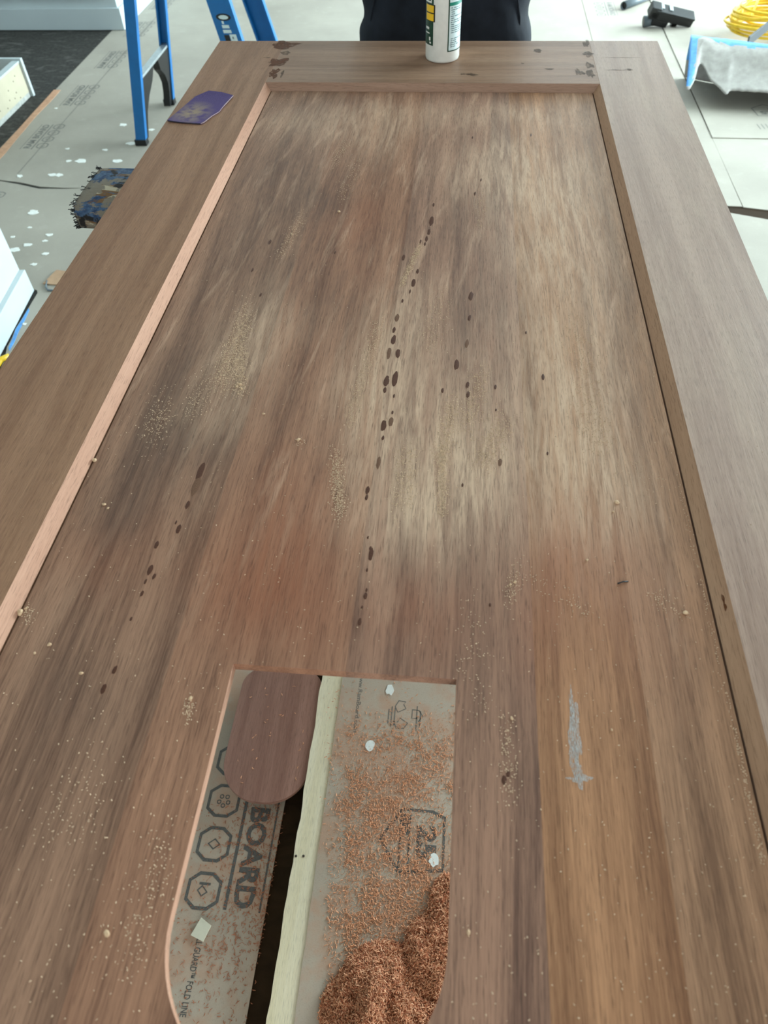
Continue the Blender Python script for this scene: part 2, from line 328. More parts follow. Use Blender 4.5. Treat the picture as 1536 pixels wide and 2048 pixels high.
mx = t.n('ShaderNodeMixShader'); mx.inputs[0].default_value = 0.06; t.t.links.new(tr.outputs[0], mx.inputs[1]); t.t.links.new(gl.outputs[0], mx.inputs[2]); t.t.links.new(mx.outputs[0], t.t.nodes['Material Output'].inputs[0]); M_glass = t.m

# ------------------------------------------------------------------ the room
X0, X1, Y0, Y1, H = -3.2, 4.6, -3.5, 6.5, 2.7
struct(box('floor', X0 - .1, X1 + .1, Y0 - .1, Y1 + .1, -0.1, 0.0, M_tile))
struct(box('ceiling', X0 - .1, X1 + .1, Y0 - .1, Y1 + .1, H, H + 0.1, M_wall))
struct(box('wall_left', X0 - .1, X0, Y0, Y1, 0, H, M_wall))
def wall_with_opening(name, axis, a0, a1, p0, p1, o0, o1, z0, z1):
    V = []; F = []
    for (s0, s1, b, tp) in ((a0, o0, 0, H), (o1, a1, 0, H), (o0, o1, 0, z0), (o0, o1, z1, H)):
        v, f = boxvf(s0, s1, p0, p1, b, tp) if axis == 'x' else boxvf(p0, p1, s0, s1, b, tp)
        n = len(V); V += v; F += [tuple(i + n for i in q) for q in f]
    struct(mesh_obj(name, V, F, M_wall))
def window(name, axis, pc, o0, o1, z0, z1, panes):
    mid = (o0 + o1) / 2; loc = (mid, pc, z0) if axis == 'x' else (pc, mid, z0)
    wt = bpy.data.objects.new(name, None); COL.objects.link(wt); wt.location = loc; wt['_base'] = loc; struct(wt)
    def bb(nm, s0, s1, d, b, tp, m): return box(nm, s0, s1, pc - d, pc + d, b, tp, m, wt) if axis == 'x' else box(nm, pc - d, pc + d, s0, s1, b, tp, m, wt)
    step = (o1 - o0) / panes
    for i in range(panes + 1): s = o0 + i * step; bb('window_frame', max(o0, s - .03), min(o1, s + .03), .04, z0, z1, M_white)
    for zz in (z0, z1 - .05): bb('window_rail', o0, o1, .035, zz, zz + .05, M_white)
    for i in range(panes): bb('pane', o0 + i * step + .03, o0 + (i + 1) * step - .03, .003, z0 + .05, z1 - .05, M_glass)
wall_with_opening('wall_right', 'y', Y0, Y1, X1, X1 + .1, 1.2, 5.2, 0.12, 2.45); window('window_1', 'y', X1 + .05, 1.2, 5.2, 0.12, 2.45, 3)
wall_with_opening('wall_back', 'x', X0, X1, Y1, Y1 + .1, -0.3, 2.7, 0.5, 2.45); window('window_2', 'x', Y1 + .05, -0.3, 2.7, 0.5, 2.45, 3)
wall_with_opening('wall_front', 'x', X0, X1, Y0 - .1, Y0, 0.3, 2.9, 0.12, 2.4); window('added_window_3', 'x', Y0 - .05, 0.3, 2.9, 0.12, 2.4, 2)  # unseen front window, sill kept low to let the added fill under the door

# ------------------------------------------------------------------ protective paper on the floor
def sheet(label, pts, z0, lift=None):
    o = prism('floor_paper_sheet', pts, z0, z0 + 0.003, M_paper)
    return tag(base_of(o, (sum(p[0] for p in pts) / len(pts), sum(p[1] for p in pts) / len(pts), z0)), label, 'floor paper')
def wavy(a, b, n=10, amp=0.004):
    out = []
    for i in range(n + 1):
        k = i / n; d = amp * mnoise.noise(Vector((a[0] * 3 + k * 5, a[1] * 3, b[0])))
        dx, dy = b[0] - a[0], b[1] - a[1]; L = math.hypot(dx, dy) or 1
        out.append((a[0] + dx * k - dy / L * d, a[1] + dy * k + dx / L * d))
    return out
near_edge = [(-1.505, 1.10), (-1.377, 1.103), (-1.28, 1.085), (-1.18, 1.052), (-1.08, 1.045), (-0.99, 1.046), (-0.8, 1.044), (-0.56, 1.044)]
far_edge = [(-1.505, 1.094), (-1.377, 1.095), (-1.28, 1.068), (-1.18, 1.034), (-1.08, 1.036), (-0.99, 1.0435), (-0.8, 1.042), (-0.56, 1.042)]
sh_l = sheet('grey floor paper sheet under the blue stepladder, edged with peach tape', near_edge + wavy((-0.56, 1.04), (-0.56, 4.6))[1:] + wavy((-1.52, 4.6), (-1.51, 1.1), 18)[:-1], 0.0)
sh_n = sheet('plaster spotted floor paper sheet beside the small white toe-kick cabinet', far_edge + [(-0.56, -3.0), (-0.68, -3.0), (-0.68, -1.2), (-0.80, -0.3)] + [tuple(at(x, y, 0.003)[:2]) for x, y in ((10, 716), (14, 694), (23, 678), (31, 657), (44, 637), (57, 616), (75, 586), (74, 580))] + [(-0.905, 0.327), (-0.95, 0.325), (-1.505, 0.265)], 0.0)
sh_m = sheet('floor paper sheet with printed hexagons under the offcut, below the door opening', [(-0.558, -3.0), (0.258, -3.0), (0.262, -1.4), (0.268, -0.32), (-0.558, -0.32)], 0.0)  # stops short of the plank; dark floor strip stands in for its shadow
sh_m.data.materials[0] = M_paperd
sheet('floor paper sheet between the stepladder and the standing person', [(-0.558, -0.317), (0.268, -0.317), (0.268, 4.6), (-0.558, 4.6)], 0.0)
sh_c = sheet('floor paper sheet under the standing person', [(0.325, -3.0), (1.19, -3.0), (1.19, 4.6), (0.271, 4.6), (0.271, -0.6), (0.325, -0.65)], 0.0)
sh_d = sheet('narrow floor paper sheet with the vacuum tube lying on it', wavy((1.193, 1.012), (1.193, 4.6), 8) + wavy((1.582, 4.6), (1.582, 0.99), 8), 0.0)
sh_r = sheet('floor paper sheet under the curled paper sheet and yellow cord', wavy((1.585, 1.572), (2.55, 1.572), 6) + [(2.55, 4.6)] + wavy((1.585, 4.6), (1.585, 1.572), 12)[:-1], 0.0032)
sh_s = sheet('floor paper sheet between the long dark gap and the curled paper sheet', [(1.585, 0.985), tuple(at(1536, 420, .003)[:2]), (2.55, 0.93), (2.55, 1.64), (1.585, 1.64)], 0.0)
sh_b = sheet('floor paper sheet along the right of the door, before the dark gap', [(1.193, -3.0), (2.55, -3.0), (2.55, 0.80), tuple(at(1536, 439, .003)[:2]), tuple(at(1457, 425, .003)[:2]), (1.193, 0.975)], 0.0)
sh_d2 = None
ZP = 0.0033
def logo(x, y, z, rot, parent, mi=M_ink, L=0.245, faint=False):
    pr = Print(); k = L / 0.245
    pr.word('RAM BOARD', 0, 0.008, L, 0.032 * k, 0.04)
    pr.rect(-0.01, L + 0.004, -0.006, 0.0); pr.rect(-0.01, L + 0.004, 0.048 * k, 0.051 * k)
    for i in range(4):
        u = 0.028 * k + i * 0.066 * k; v = -0.040 * k; pr.ring(hexpts(u, v, 0.026 * k, 0.026 * k), 0.006)
        if i % 3 == 0: pr.ring([(u - .009, v - .004), (u, v - .012), (u + .010, v - .002), (u + .002, v + .008)], 0.003); pr.rect(u - .013, u - .009, v - .010, v + .010)
        elif i % 3 == 1:
            for q in range(5): a = 2 * PI * q / 5; pr.ring(hexpts(u + .009 * math.cos(a), v + .009 * math.sin(a), .004, .004), 0.002)
        else: pr.ring([(u - .010, v), (u, v - .012), (u + .010, v), (u, v + .012)], 0.003)
    pr.build('printed_lettering', x, y, z, rot, mi, parent)
for yy in (0.86 + 0.07, 1.397, 1.865, 2.345, 2.82, 3.3):
    if yy > 1.1: logo(-1.365, yy, ZP, PI / 2, sh_l, M_inkfaint)
logo(-1.365, 0.75, ZP, PI / 2, sh_n, M_inkfaint)
pr = Print(); pr.rect(0, 2.9, -0.0015, 0.0015); pr.build('printed_line', -1.325, 1.16, ZP, PI / 2, M_inkfaint, sh_l)
logo(0.92, 3.9, ZP, -PI / 2, sh_c, M_inkfaint); logo(1.32, 3.4, ZP, -PI / 2, sh_d, M_inkfaint)
# print seen through the opening: the line runs towards -y with letter tops towards +x
pb = at(458, 1815, ZP); L = 0.285
logo(pb.x - 0.004, pb.y + L, ZP, -PI / 2, sh_m, M_ink, L)
pa = at(388, 1868, ZP); pz = at(366, 2022, ZP); L2 = pa.y - pz.y
pr = Print(); pr.word('WALL GUARD\u2122 FOLD LINE', 0, 0, L2 + 0.02, 0.011, 0.012); pr.poly([(L2 + 0.033, 0.011), (L2 + 0.033, -0.001), (L2 + 0.047, 0.005)]); pr.build('printed_lettering', pz.x - 0.004, pa.y + 0.012, ZP, -PI / 2, M_ink, sh_m)
def badge(px, py, z, rot, parent, mi=M_ink, k=1.0):
    c = at(px, py, z) if px else py
    pr = Print(); pr.ring([(-.045 * k, .058 * k), (.045 * k, .058 * k), (.055 * k, -.02 * k), (.0, -.058 * k), (-.055 * k, -.02 * k), (-.055 * k, .035 * k)], 0.0055 * k)
    pr.word('25', -.028 * k, 0.008 * k, .056 * k, .036 * k, 0.045); pr.rect(-.045 * k, .046 * k, -.006 * k, -.003 * k); pr.rect(-.045 * k, .046 * k, -.022 * k, -.019 * k); pr.rect(-.045 * k, -.01 * k, -.019 * k, -.006 * k)
    pr.build('printed_badge', c.x, c.y, z, rot, mi, parent)
badge(None, Vector((1.87, 1.86, 0)), 0.0066, PI, sh_r, M_inkfaint, 1.1)
pr = Print(); [pr.rect(i * .018, i * .018 + .004, 0, .05) for i in range(3)]; pr.build('printed_bars', 1.80, 1.66, 0.0066, 0.1, M_inkfaint, sh_r)
# plaster splats
for (sheet_o, spots) in ((sh_l, [(160, 322, 16), (118, 350, 11), (40, 352, 9), (247, 250, 12), (303, 260, 9), (262, 287, 14), (210, 300, 7), (135, 298, 6), (137, 322, 8), (112, 217, 5), (234, 322, 13), (103, 350, 10)]),
                         (sh_n, [(66, 425, 14), (60, 455, 5), (98, 470, 8), (25, 474, 6), (90, 482, 6), (68, 529, 7), (90, 508, 7), (55, 490, 10), (30, 500, 12), (78, 628, 5), (48, 648, 5)])):
    for (px, py, rr) in spots:
        c = at(px, py, 0.003); R_ = rr * 0.0016; n = 14; pts = []
        for k in range(n):
            a = 2 * PI * k / n; q = R_ * (0.75 + 0.55 * mnoise.noise(Vector((px + math.cos(a) * 1.3, py + math.sin(a) * 1.3, 1)))); pts.append((c.x + q * 1.3 * math.cos(a + px), c.y + q * math.sin(a + px)))
        prism('plaster_splat', pts, 0.0028, 0.0042, M_splat, sheet_o)
# strips of tape at the paper edges
o = prism('peach_tape_strip', wavy((-1.505, 1.12), (-1.518, 2.05), 12, .006) + wavy((-1.485, 2.05), (-1.463, 1.12), 12, .01), 0.003, 0.0042, M_orange); tag(base_of(o, (-1.5, 1.6, .003)), 'peach orange tape strip along the paper edge beside the plywood box', 'tape')
o = prism('blue_tape_strip', [tuple(at(x, y, 0.003)[:2]) for x, y in ((57, 617), (45, 638), (32, 658), (25, 678), (17, 696), (19, 702), (29, 684), (38, 662), (50, 640), (59, 620))], 0.003, 0.0042, M_bluetape); tag(base_of(o, (-.83, 0, .003)), 'blue masking tape strip by the small white toe-kick cabinet', 'tape')

# ------------------------------------------------------------------ timber plank with paper on top, seen through the opening
ZB = 0.041
a, b_ = at(640, 1350, ZB), at(545, 2048, ZB)
plank = thing('timber_plank', 'long pale timber plank on the floor with paper on its top, below the opening', 'plank', (0.45, -1.4, 0.003))
def ragged(x, y0, y1, n, amp): return [(x + amp * mnoise.noise(Vector((x * 9, i * 0.63, 2.0))), y0 + (y1 - y0) * i / n) for i in range(n + 1)]
prism('plank_body', ragged(0.301, -0.72, -2.2, 60, .0035) + [(0.60, -2.2), (0.60, -0.72)], 0.003, ZB, M_pine, plank)
ppr = prism('paper_cover', ragged(0.343, -0.74, -2.15, 50, .0015) + [(0.615, -2.15), (0.615, -0.74)], ZB, ZB + 0.0025, M_paperd, plank)
ZC = ZB + 0.0028
badge(823, 1682, ZC, -PI / 2, plank, M_ink, 1.0)
pw = at(722, 1350, ZC); pr = Print(); pr.word('www.RamBoard.com', 0, 0, 0.125, 0.0085, 0.004); pr.build('printed_lettering', pw.x - .002, pw.y + 0.004, ZC, -PI / 2, M_inkfaint, plank)
pc = at(812, 1430, ZC); pr = Print()
for q in range(3):
    a = PI / 2 + q * 2 * PI / 3; cx, cy = .021 * math.cos(a), .021 * math.sin(a)
    pts = [(-.013, -.010), (-.013, .004), (0.0, .013), (.012, .004), (.006, .001), (.006, -.010)]
    pr.ring([(cx + u * math.cos(a - PI / 2) - v * math.sin(a - PI / 2), cy + u * math.sin(a - PI / 2) + v * math.cos(a - PI / 2)) for u, v in pts], .002)
pr.build('printed_recycling_mark', pc.x, pc.y, ZC, 0.5, M_inkfaint, plank)
for i, (u, ww) in enumerate([(0, .03), (.006, .042), (.012, .036), (.055, .05), (.062, .03)]):
    pr = Print(); pr.rect(-ww / 2, ww / 2, u, u + .002); pr.build('printed_line', pc.x - .035, pc.y - .005, ZC, -PI / 2, M_inkfaint, plank)
for (px, py) in ((592, 1712), (607, 1712)):
    c = at(px, py, ZB); lathe('nail_head', [(.0022, ZB - .004), (.0022, ZB + .0008), (.0001, ZB + .0011)], c.x, c.y, M_hole, plank, 8)
for i, (px, py, rr) in enumerate(((780, 1380, .008), (740, 1492, .009), (862, 1865, .008), (868, 1720, .008))):
    c = at(px, py, ZC); pts = [(c.x + rr * (1 + .5 * mnoise.noise(Vector((k, i, 3.3)))) * math.cos(2 * PI * k / 11), c.y + rr * 1.3 * (1 + .5 * mnoise.noise(Vector((k, i, 8.3)))) * math.sin(2 * PI * k / 11)) for k in range(11)]
    prism('plaster_splat', pts, ZB + .002, ZB + .004, M_splat, plank)

# ------------------------------------------------------------------ sawn-out offcut and the scrap it lies on
def smooth_outline(x0, x1, y0, y1, rn, rf, n=14):
    """rounded rectangle, near end y0 with corner radius rn, far end y1 with rf"""
    pts = []
    for (cx, cy, r_, a0) in ((x1 - rn, y0 + rn, rn, -PI / 2), (x1 - rf, y1 - rf, rf, 0), (x0 + rf, y1 - rf, rf, PI / 2), (x0 + rn, y0 + rn, rn, PI)):
        for k in range(n + 1): a = a0 + PI / 2 * k / n; pts.append((cx + r_ * math.cos(a), cy + r_ * math.sin(a)))
    return pts
ZO = 0.036
ol, orr, on, of_ = at(446, 1530, ZO).x, at(628, 1500, ZO).x, at(545, 1607, ZO).y, at(560, 1336, ZO).y
o = prism('offcut', smooth_outline(ol, orr - 0.002, on, of_, 0.076, 0.045), ZO - 0.010, ZO, M_off, bev=0.0008); tag(base_of(o, (ol + .08, on + .13, ZO - .01)), 'red brown rounded offcut lying under the door opening beside the timber plank', 'offcut')
o = box('scrap_block', ol + .03, orr - .03, on + .07, of_ - .03, 0.003, ZO - 0.010, M_pine, bev=.001); tag(base_of(o, (.22, -1.2, .003)), 'short timber scrap under the rounded offcut', 'wood scrap')
c = at(403, 1860, .004); o = prism('paper_scrap', [(c.x - .017, c.y - .006), (c.x + .004, c.y - .018), (c.x + .017, c.y + .004), (c.x + .000, c.y + .018)], 0.0034, 0.0065, plain('cream_chip', lin(226, 222, 200), 0.7)); base_of(o, (c.x, c.y, .0034)); o.rotation_euler = (0.08, -0.05, 0.2); o.location.z += .002; tag(o, 'cream coloured square scrap on the printed floor paper', 'scrap')

# ------------------------------------------------------------------ the door on its sawhorses
DL = 2.11; SW_L, SW_R = 0.144, 0.777; W = 0.914; RY = -0.226; TH = 0.035; PZ = DT - 0.0115; CH = 0.011; PT = 0.010
HX0, HX1, HY1, HY0 = at(466, 1330, PZ).x, at(913, 1357, PZ).x, at(690, 1343, PZ).y, at(690, 1343, PZ).y - 0.278
door = thing('wooden_door', 'reddish brown panelled wooden door lying flat on sawhorses with a U-shaped opening cut in it', 'door', (0.457, -1.055, DT - TH))
BR = -1.90    # bottom rail starts here
def chamfered(name, axis, a0, a1, e0, e1, side, mat):
    """a frame member: long box whose inner top edge (side +1/-1) is chamfered; chamfer faces get the fresh cut wood"""
    # cross-section in (s, z): s runs across the member from outer edge e0 to inner edge e1
    sec = [(e0, DT - TH), (e1 + side * CH, DT - TH), (e1 + side * CH, PZ - 0.0005), (e1, DT), (e0, DT)]
    V = []; F = []
    for (a_, mit) in ((a0, 0), (a1, 1)):
        for (s, z) in sec: V.append((s, a_, z) if axis == 'y' else (a_, s, z))
    n = 5
    F = [(0, 1, 2, 3, 4), (9, 8, 7, 6, 5)] + [(i, n + i, n + (i + 1) % n, (i + 1) % n) for i in range(n)]
    return V, F
def member(name, axis, a0, a1, e0, e1, side, mat, fresh):
    V, F = chamfered(name, axis, a0, a1, e0, e1, side, mat)
    o = mesh_obj(name, V, F, None, door, mats=[mat, fresh], fm=[0, 0, 0, 0, 1, 0, 0]); return recalc(o)
member('stile', 'y', -DL, 0, 0.0, SW_L, 1, M_stile_l, M_fresh)
member('stile', 'y', -DL, 0, W, SW_R, -1, M_stile_r, wood('tan_cut_wood', lin(160, 122, 96), lin(182, 144, 116), 'y', 5.8, rough=0.7, spec=0.15, fine=0.3))  # same cut wood in a darker tan than on the left stile
def rail_mesh(ya, yi, side):
    # rail between the stiles; inner edge chamfer mitred into the stile chamfers
    sx0, sx1 = SW_L + 0.0004, SW_R - 0.0004
    V = [(sx0, ya, DT - TH), (sx1, ya, DT - TH), (sx1, ya, DT), (sx0, ya, DT), (sx0, yi, DT), (sx1, yi, DT),
         (sx0 + CH, yi + side * CH, PZ - .0005), (sx1 - CH, yi + side * CH, PZ - .0005), (sx0 + CH, yi + side * CH, DT - TH), (sx1 - CH, yi + side * CH, DT - TH), (sx0, yi, DT - TH), (sx1, yi, DT - TH)]
    F = [(0, 1, 2, 3), (3, 2, 5, 4), (4, 5, 7, 6), (6, 7, 9, 8), (0, 10, 8, 9, 11, 1), (0, 3, 4, 10), (1, 11, 5, 2), (4, 6, 8, 10), (5, 11, 9, 7)]
    return recalc(mesh_obj('rail', V, F, None, door, mats=[M_rail, M_freshx], fm=[0, 0, 1, 0, 0, 0, 0, 0, 0]))
rail_mesh(0.0, RY, -1); rail_mesh(-DL, BR, 1)
# the panel: five glued boards, the opening cut through
hr = 0.088; hole = []
for k in range(17): a_ = -PI / 2 + PI / 2 * k / 16; hole.append((HX1 - hr + hr * math.cos(a_), HY0 + hr + hr * math.sin(a_)))
hole += [(HX1, HY1), (HX0, HY1)]
for k in range(17): a_ = PI + PI / 2 * k / 16; hole.append((HX0 + hr + hr * math.cos(a_), HY0 + hr + hr * math.sin(a_)))
cutter = prism('cutter', hole, PZ - 0.1, PZ + 0.1, M_fresh)
GAP = 0.0022
px0, px1, py0, py1 = SW_L + CH + GAP, SW_R - CH - GAP, BR + CH + GAP, RY - CH - GAP * 0.8
bounds = [px0, 0.305, 0.454, 0.6095, 0.695, px1]
dg = bpy.context.evaluated_depsgraph_get()
for i in range(5):
    zj = PZ - [0, .00004, 0, .00006, 0][i]
    o = box('panel_board', bounds[i] + 0, bounds[i + 1] - 0, py0, py1, zj - PT, zj, PL[i], door)
    o.data.materials.append(M_fresh)
    if bounds[i] < HX1 and bounds[i + 1] > HX0:
        md = o.modifiers.new('cut', 'BOOLEAN'); md.object = cutter; md.operation = 'DIFFERENCE'; md.solver = 'EXACT'
        bpy.context.view_layer.update(); dg = bpy.context.evaluated_depsgraph_get()
        me = bpy.data.meshes.new_from_object(o.evaluated_get(dg)); o.modifiers.remove(md); old = o.data; o.data = me
        me.materials.clear(); me.materials.append(PL[i]); me.materials.append(M_fresh)
        # faces of the cut show fresh wood: vertical faces inside the opening outline
        bx, by = door.location.x, door.location.y
        for pg in me.polygons:
            c = pg.center; X, Y = c.x + bx, c.y + by
            pg.material_index = 1 if abs(pg.normal.z) < 0.3 and HX0 - .002 < X < HX1 + .002 and HY0 - .002 < Y < HY1 + .002 and (abs(X - HX0) < .001 or abs(X - HX1) < .001 or Y < HY0 + hr + .01) else 0
        bpy.data.meshes.remove(old)
bpy.data.objects.remove(cutter)
for (y0_, y1_) in ((py0 - GAP, py1 + GAP),):   # ledge that carries the panel inside the frame
    box('panel_ledge', SW_L + CH, px0 + .012, y0_, y1_, DT - TH, PZ - PT, M_stile_l, door); box('panel_ledge', px1 - .012, SW_R - CH, y0_, y1_, DT - TH, PZ - PT, M_stile_l, door)
    box('panel_ledge', px0 + .012, px1 - .012, py1 - .012, py1 + GAP, DT - TH, PZ - PT, M_rail, door)
def blob(name, px, py, rx, ry, z, mat, rot=0.0, h=0.0004, jag=0.25, parent=door, n=14):
    c = at(px, py, z); V = [(c.x, c.y, z + h)]
    for k in range(n):
        a_ = 2 * PI * k / n; q = 1 + jag * 2 * mnoise.noise(Vector((px * .37 + 1.7 * math.cos(a_), py * .29 + 1.7 * math.sin(a_), rx * 900)))
        u, v = rx * q * math.cos(a_), ry * q * math.sin(a_); V.append((c.x + u * math.cos(rot) - v * math.sin(rot), c.y + u * math.sin(rot) + v * math.cos(rot), z + 0.00008))
    return mesh_obj(name, V, [(0, 1 + k, 1 + (k + 1) % n) for k in range(n)], mat, parent, smooth=True)
# drops of water and dark spots: pixel centre, half height in pixels
DROPS = [(863, 442, 9), (858, 464, 6), (853, 478, 6), (850, 488, 4), (841, 483, 4), (867, 410, 4), (807, 515, 6), (835, 543, 5), (827, 566, 8), (820, 583, 4), (805, 602, 4), (794, 636, 8), (788, 660, 6), (787, 680, 10), (796, 707, 9), (778, 706, 12), (790, 758, 15), (773, 762, 11), (770, 780, 6),
         (788, 792, 4), (785, 825, 4), (767, 851, 11), (782, 843, 9), (766, 876, 5), (942, 592, 9), (939, 636, 6), (934, 687, 8), (913, 729, 10), (935, 770, 7), (936, 789, 7), (885, 781, 5), (950, 387, 4), (991, 774, 5), (1086, 754, 6), (992, 820, 3), (1000, 925, 8), (757, 925, 12), (735, 980, 8), (733, 995, 6),
         (736, 1075, 3), (742, 1108, 13), (741, 1097, 5), (734, 1140, 4), (731, 1192, 7), (733, 1180, 4), (719, 1244, 8), (724, 1215, 4), (401, 943, 17), (392, 972, 20), (375, 1010, 8), (357, 1058, 9), (352, 1045, 4), (313, 1090, 8), (300, 1140, 10), (291, 1163, 5), (284, 1187, 6), (308, 1153, 6), (262, 1238, 4),
         (207, 1378, 10), (229, 1340, 8), (232, 1336, 5), (505, 540, 4), (540, 484, 5), (521, 590, 4), (945, 275, 3), (980, 1210, 4), (1052, 665, 3), (962, 360, 3), (1062, 270, 3), (1095, 907, 4), (1016, 1548, 8), (1008, 1560, 10), (925, 970, 4), (670, 505, 3)]
for (px, py, hh) in DROPS:
    c = at(px, py, PZ); up = at(px, py - hh, PZ); ry = max(0.0016, (up - c).length); rx = max(.0010, (at(px + hh * (0.50 if hh < 12 else 0.36), py, PZ) - c).length)
    light = (px, py) in ((778, 706), (782, 843), (392, 972), (757, 925), (794, 636), (934, 687), (1000, 925))
    blob('water_drop', px, py, rx, ry, PZ + .0001, M_wetlt if light else M_wet, rot=-0.03 - (0.05 if px > 900 else 0.0), h=0.0005, jag=0.13)
# stains at the rail joints
for (px, py, rx, ry, m) in ((572, 90, .022, .020, M_stain), (556, 125, .019, .019, M_stain), (548, 147, .010, .024, M_stain), (570, 106, .010, .010, M_greymark), (565, 146, .003, .018, M_greymark), (1174, 87, .006, .022, M_greymark), (1177, 108, .010, .015, M_greymark), (1179, 131, .008, .016, M_greymark),
                           (1182, 148, .006, .018, M_greymark), (1154, 143, .004, .014, M_greymark), (1163, 146, .008, .010, M_greymark), (1075, 101, .008, .009, M_greymark), (1097, 138, .008, .004, M_greymark), (1258, 139, .007, .004, M_greymark), (1235, 140, .016, .0016, M_greymark), (1245, 115, .035, .0012, M_greymark), (942, 149, .012, .006, M_greymark), (926, 148, .005, .005, M_greymark), (1045, 127, .003, .003, M_greymark), (535, 115, .008, .003, M_greymark)):
    blob('stain_mark', px, py, rx, ry, DT + .0001, m, h=0.0001, jag=0.45, n=20)
for (px, py, rx, ry, m) in ((1149, 1480, .0045, .026, M_chalk), (1154, 1535, .0035, .018, M_chalk), (1144, 1420, .0016, .02, M_chalk), (1160, 1558, .008, .0035, M_chalk)):
    blob('pale_scuff', px, py, rx, ry, PZ + .0001, m, h=0.0001, jag=0.5, n=30)
for (px, py, rx, ry) in ((1447, 1198, .0016, .007), (1452, 1215, .0016, .006)): blob('stain_mark', px, py, rx, ry, DT - .005, M_stain, h=.002)
# sawhorses
def sawhorse(yc, label, near, first=None):
    sh = thing('sawhorse', label, 'sawhorse', (0.457, yc, 0.003))
    y0, y1 = yc - 0.074, yc + 0.074; x0, x1 = -0.098, 0.895; zt = DT - TH
    sec = [(y0 + .004, zt - .040), (y0, zt - .034), (y0 + .002, zt - .010), (y0 + .012, zt - .001), (yc, zt), (y1 - .012, zt - .001), (y1 - .002, zt - .010), (y1, zt - .034), (y1 - .004, zt - .040)]
    V = []; F = []; nx = 60
    for i in range(nx + 1):
        x = x0 + (x1 - x0) * i / nx
        for j, (yy, zz) in enumerate(sec):
            e = 0.0025 * mnoise.noise(Vector((x * 30, yy * 30, zz * 30))); V.append((x, yy + e * (0 if j == 4 else 1), zz - abs(e) * .3))
    n = len(sec)
    for i in range(nx):
        for j in range(n): F.append((i * n + j, (i + 1) * n + j, (i + 1) * n + (j + 1) % n, i * n + (j + 1) % n))
    F += [tuple(range(n)), tuple(range(nx * n, nx * n + n))[::-1]]
    recalc(mesh_obj('padded_top', V, F, M_carpet, sh, smooth=True))
    # frayed edge threads at the end
    V = []; F = []
    for i in range(70):
        k = random.random(); j = int(k * 7.99); a_, b2 = sec[j], sec[j + 1]; q = k * 8 - j; q = q - int(q)
        yy, zz = a_[0] + (b2[0] - a_[0]) * q, a_[1] + (b2[1] - a_[1]) * q; L_ = random.uniform(.002, .008)
        v, f = tubevf([(x0 + .002, yy, zz), (x0 - L_ * .6, yy + random.uniform(-.002, .002), zz + random.uniform(-.001, .002)), (x0 - L_, yy + random.uniform(-.004, .004), zz + random.uniform(-.002, .003))], .0008, 4)
        m = len(V); V += v; F += [tuple(t_ + m for t_ in f_) for f_ in f]
    fr = mesh_obj('frayed_edge', V, F, M_black, sh); fr['kind'] = 'stuff'
    for sy in (-1, 1):
        for xx in (0.14, 0.78):
            v, f = boxvf(-.045, .045, -.019, .019, 0, 1); top = Vector((xx, yc + sy * .02, zt - .041)); bot = Vector((xx + (.05 if xx > .5 else -.05), yc + sy * .17, .003))
            recalc(mesh_obj('leg', [tuple(bot + (top - bot) * z + Vector((x, y, 0))) for x, y, z in v], f, M_lumber, sh))
    for sy in (-1, 1): box('brace', 0.10, 0.82, yc + sy * .095 - .012, yc + sy * .095 + .012, .38, .47, M_lumber, sh)
    return sh
sawhorse(-0.574, 'sawhorse with a worn blue padded top sticking out under the door', True)
sawhorse(-1.96, 'sawhorse with a padded top under the opening end of the door', False)

# ------------------------------------------------------------------ sawdust and shavings
def chips(name, pts, mat, lmin, lmax, wd, parent=None, curl=0.25, up=0.35):
    """pts: list of (x,y,z); each chip a small bent three sided sliver"""
    V = []; F = []
    for (x, y, z) in pts:
        L_ = random.uniform(lmin, lmax); w_ = wd * random.uniform(.6, 1.3); a_ = random.uniform(0, 2 * PI); tl = random.uniform(-up, up); cu = random.uniform(-curl, curl) * L_
        d = Vector((math.cos(a_) * math.cos(tl), math.sin(a_) * math.cos(tl), math.sin(tl))); s = Vector((-math.sin(a_), math.cos(a_), 0)); u = d.cross(s) * -1 if d.cross(s).z < 0 else d.cross(s)
        c = Vector((x, y, z + abs(math.sin(tl)) * L_ * .5)); n = len(V)
        for k, q in ((-.5, .6), (0, 1), (.5, .6)):
            m = c + d * L_ * k + s * (cu * (1 - 4 * k * k))
            V += [tuple(m + s * w_ * .5 * q), tuple(m - s * w_ * .5 * q), tuple(m + u * w_ * .6 * q)]
        for k in (0, 3): F += [(n + k, n + k + 3, n + k + 5, n + k + 2), (n + k + 1, n + k + 2, n + k + 5, n + k + 4), (n + k, n + k + 1, n + k + 4, n + k + 3)]
        F += [(n, n + 2, n + 1), (n + 6, n + 7, n + 8)]
    o = mesh_obj(name, V, F, mat, parent); o['kind'] = 'stuff'; return o
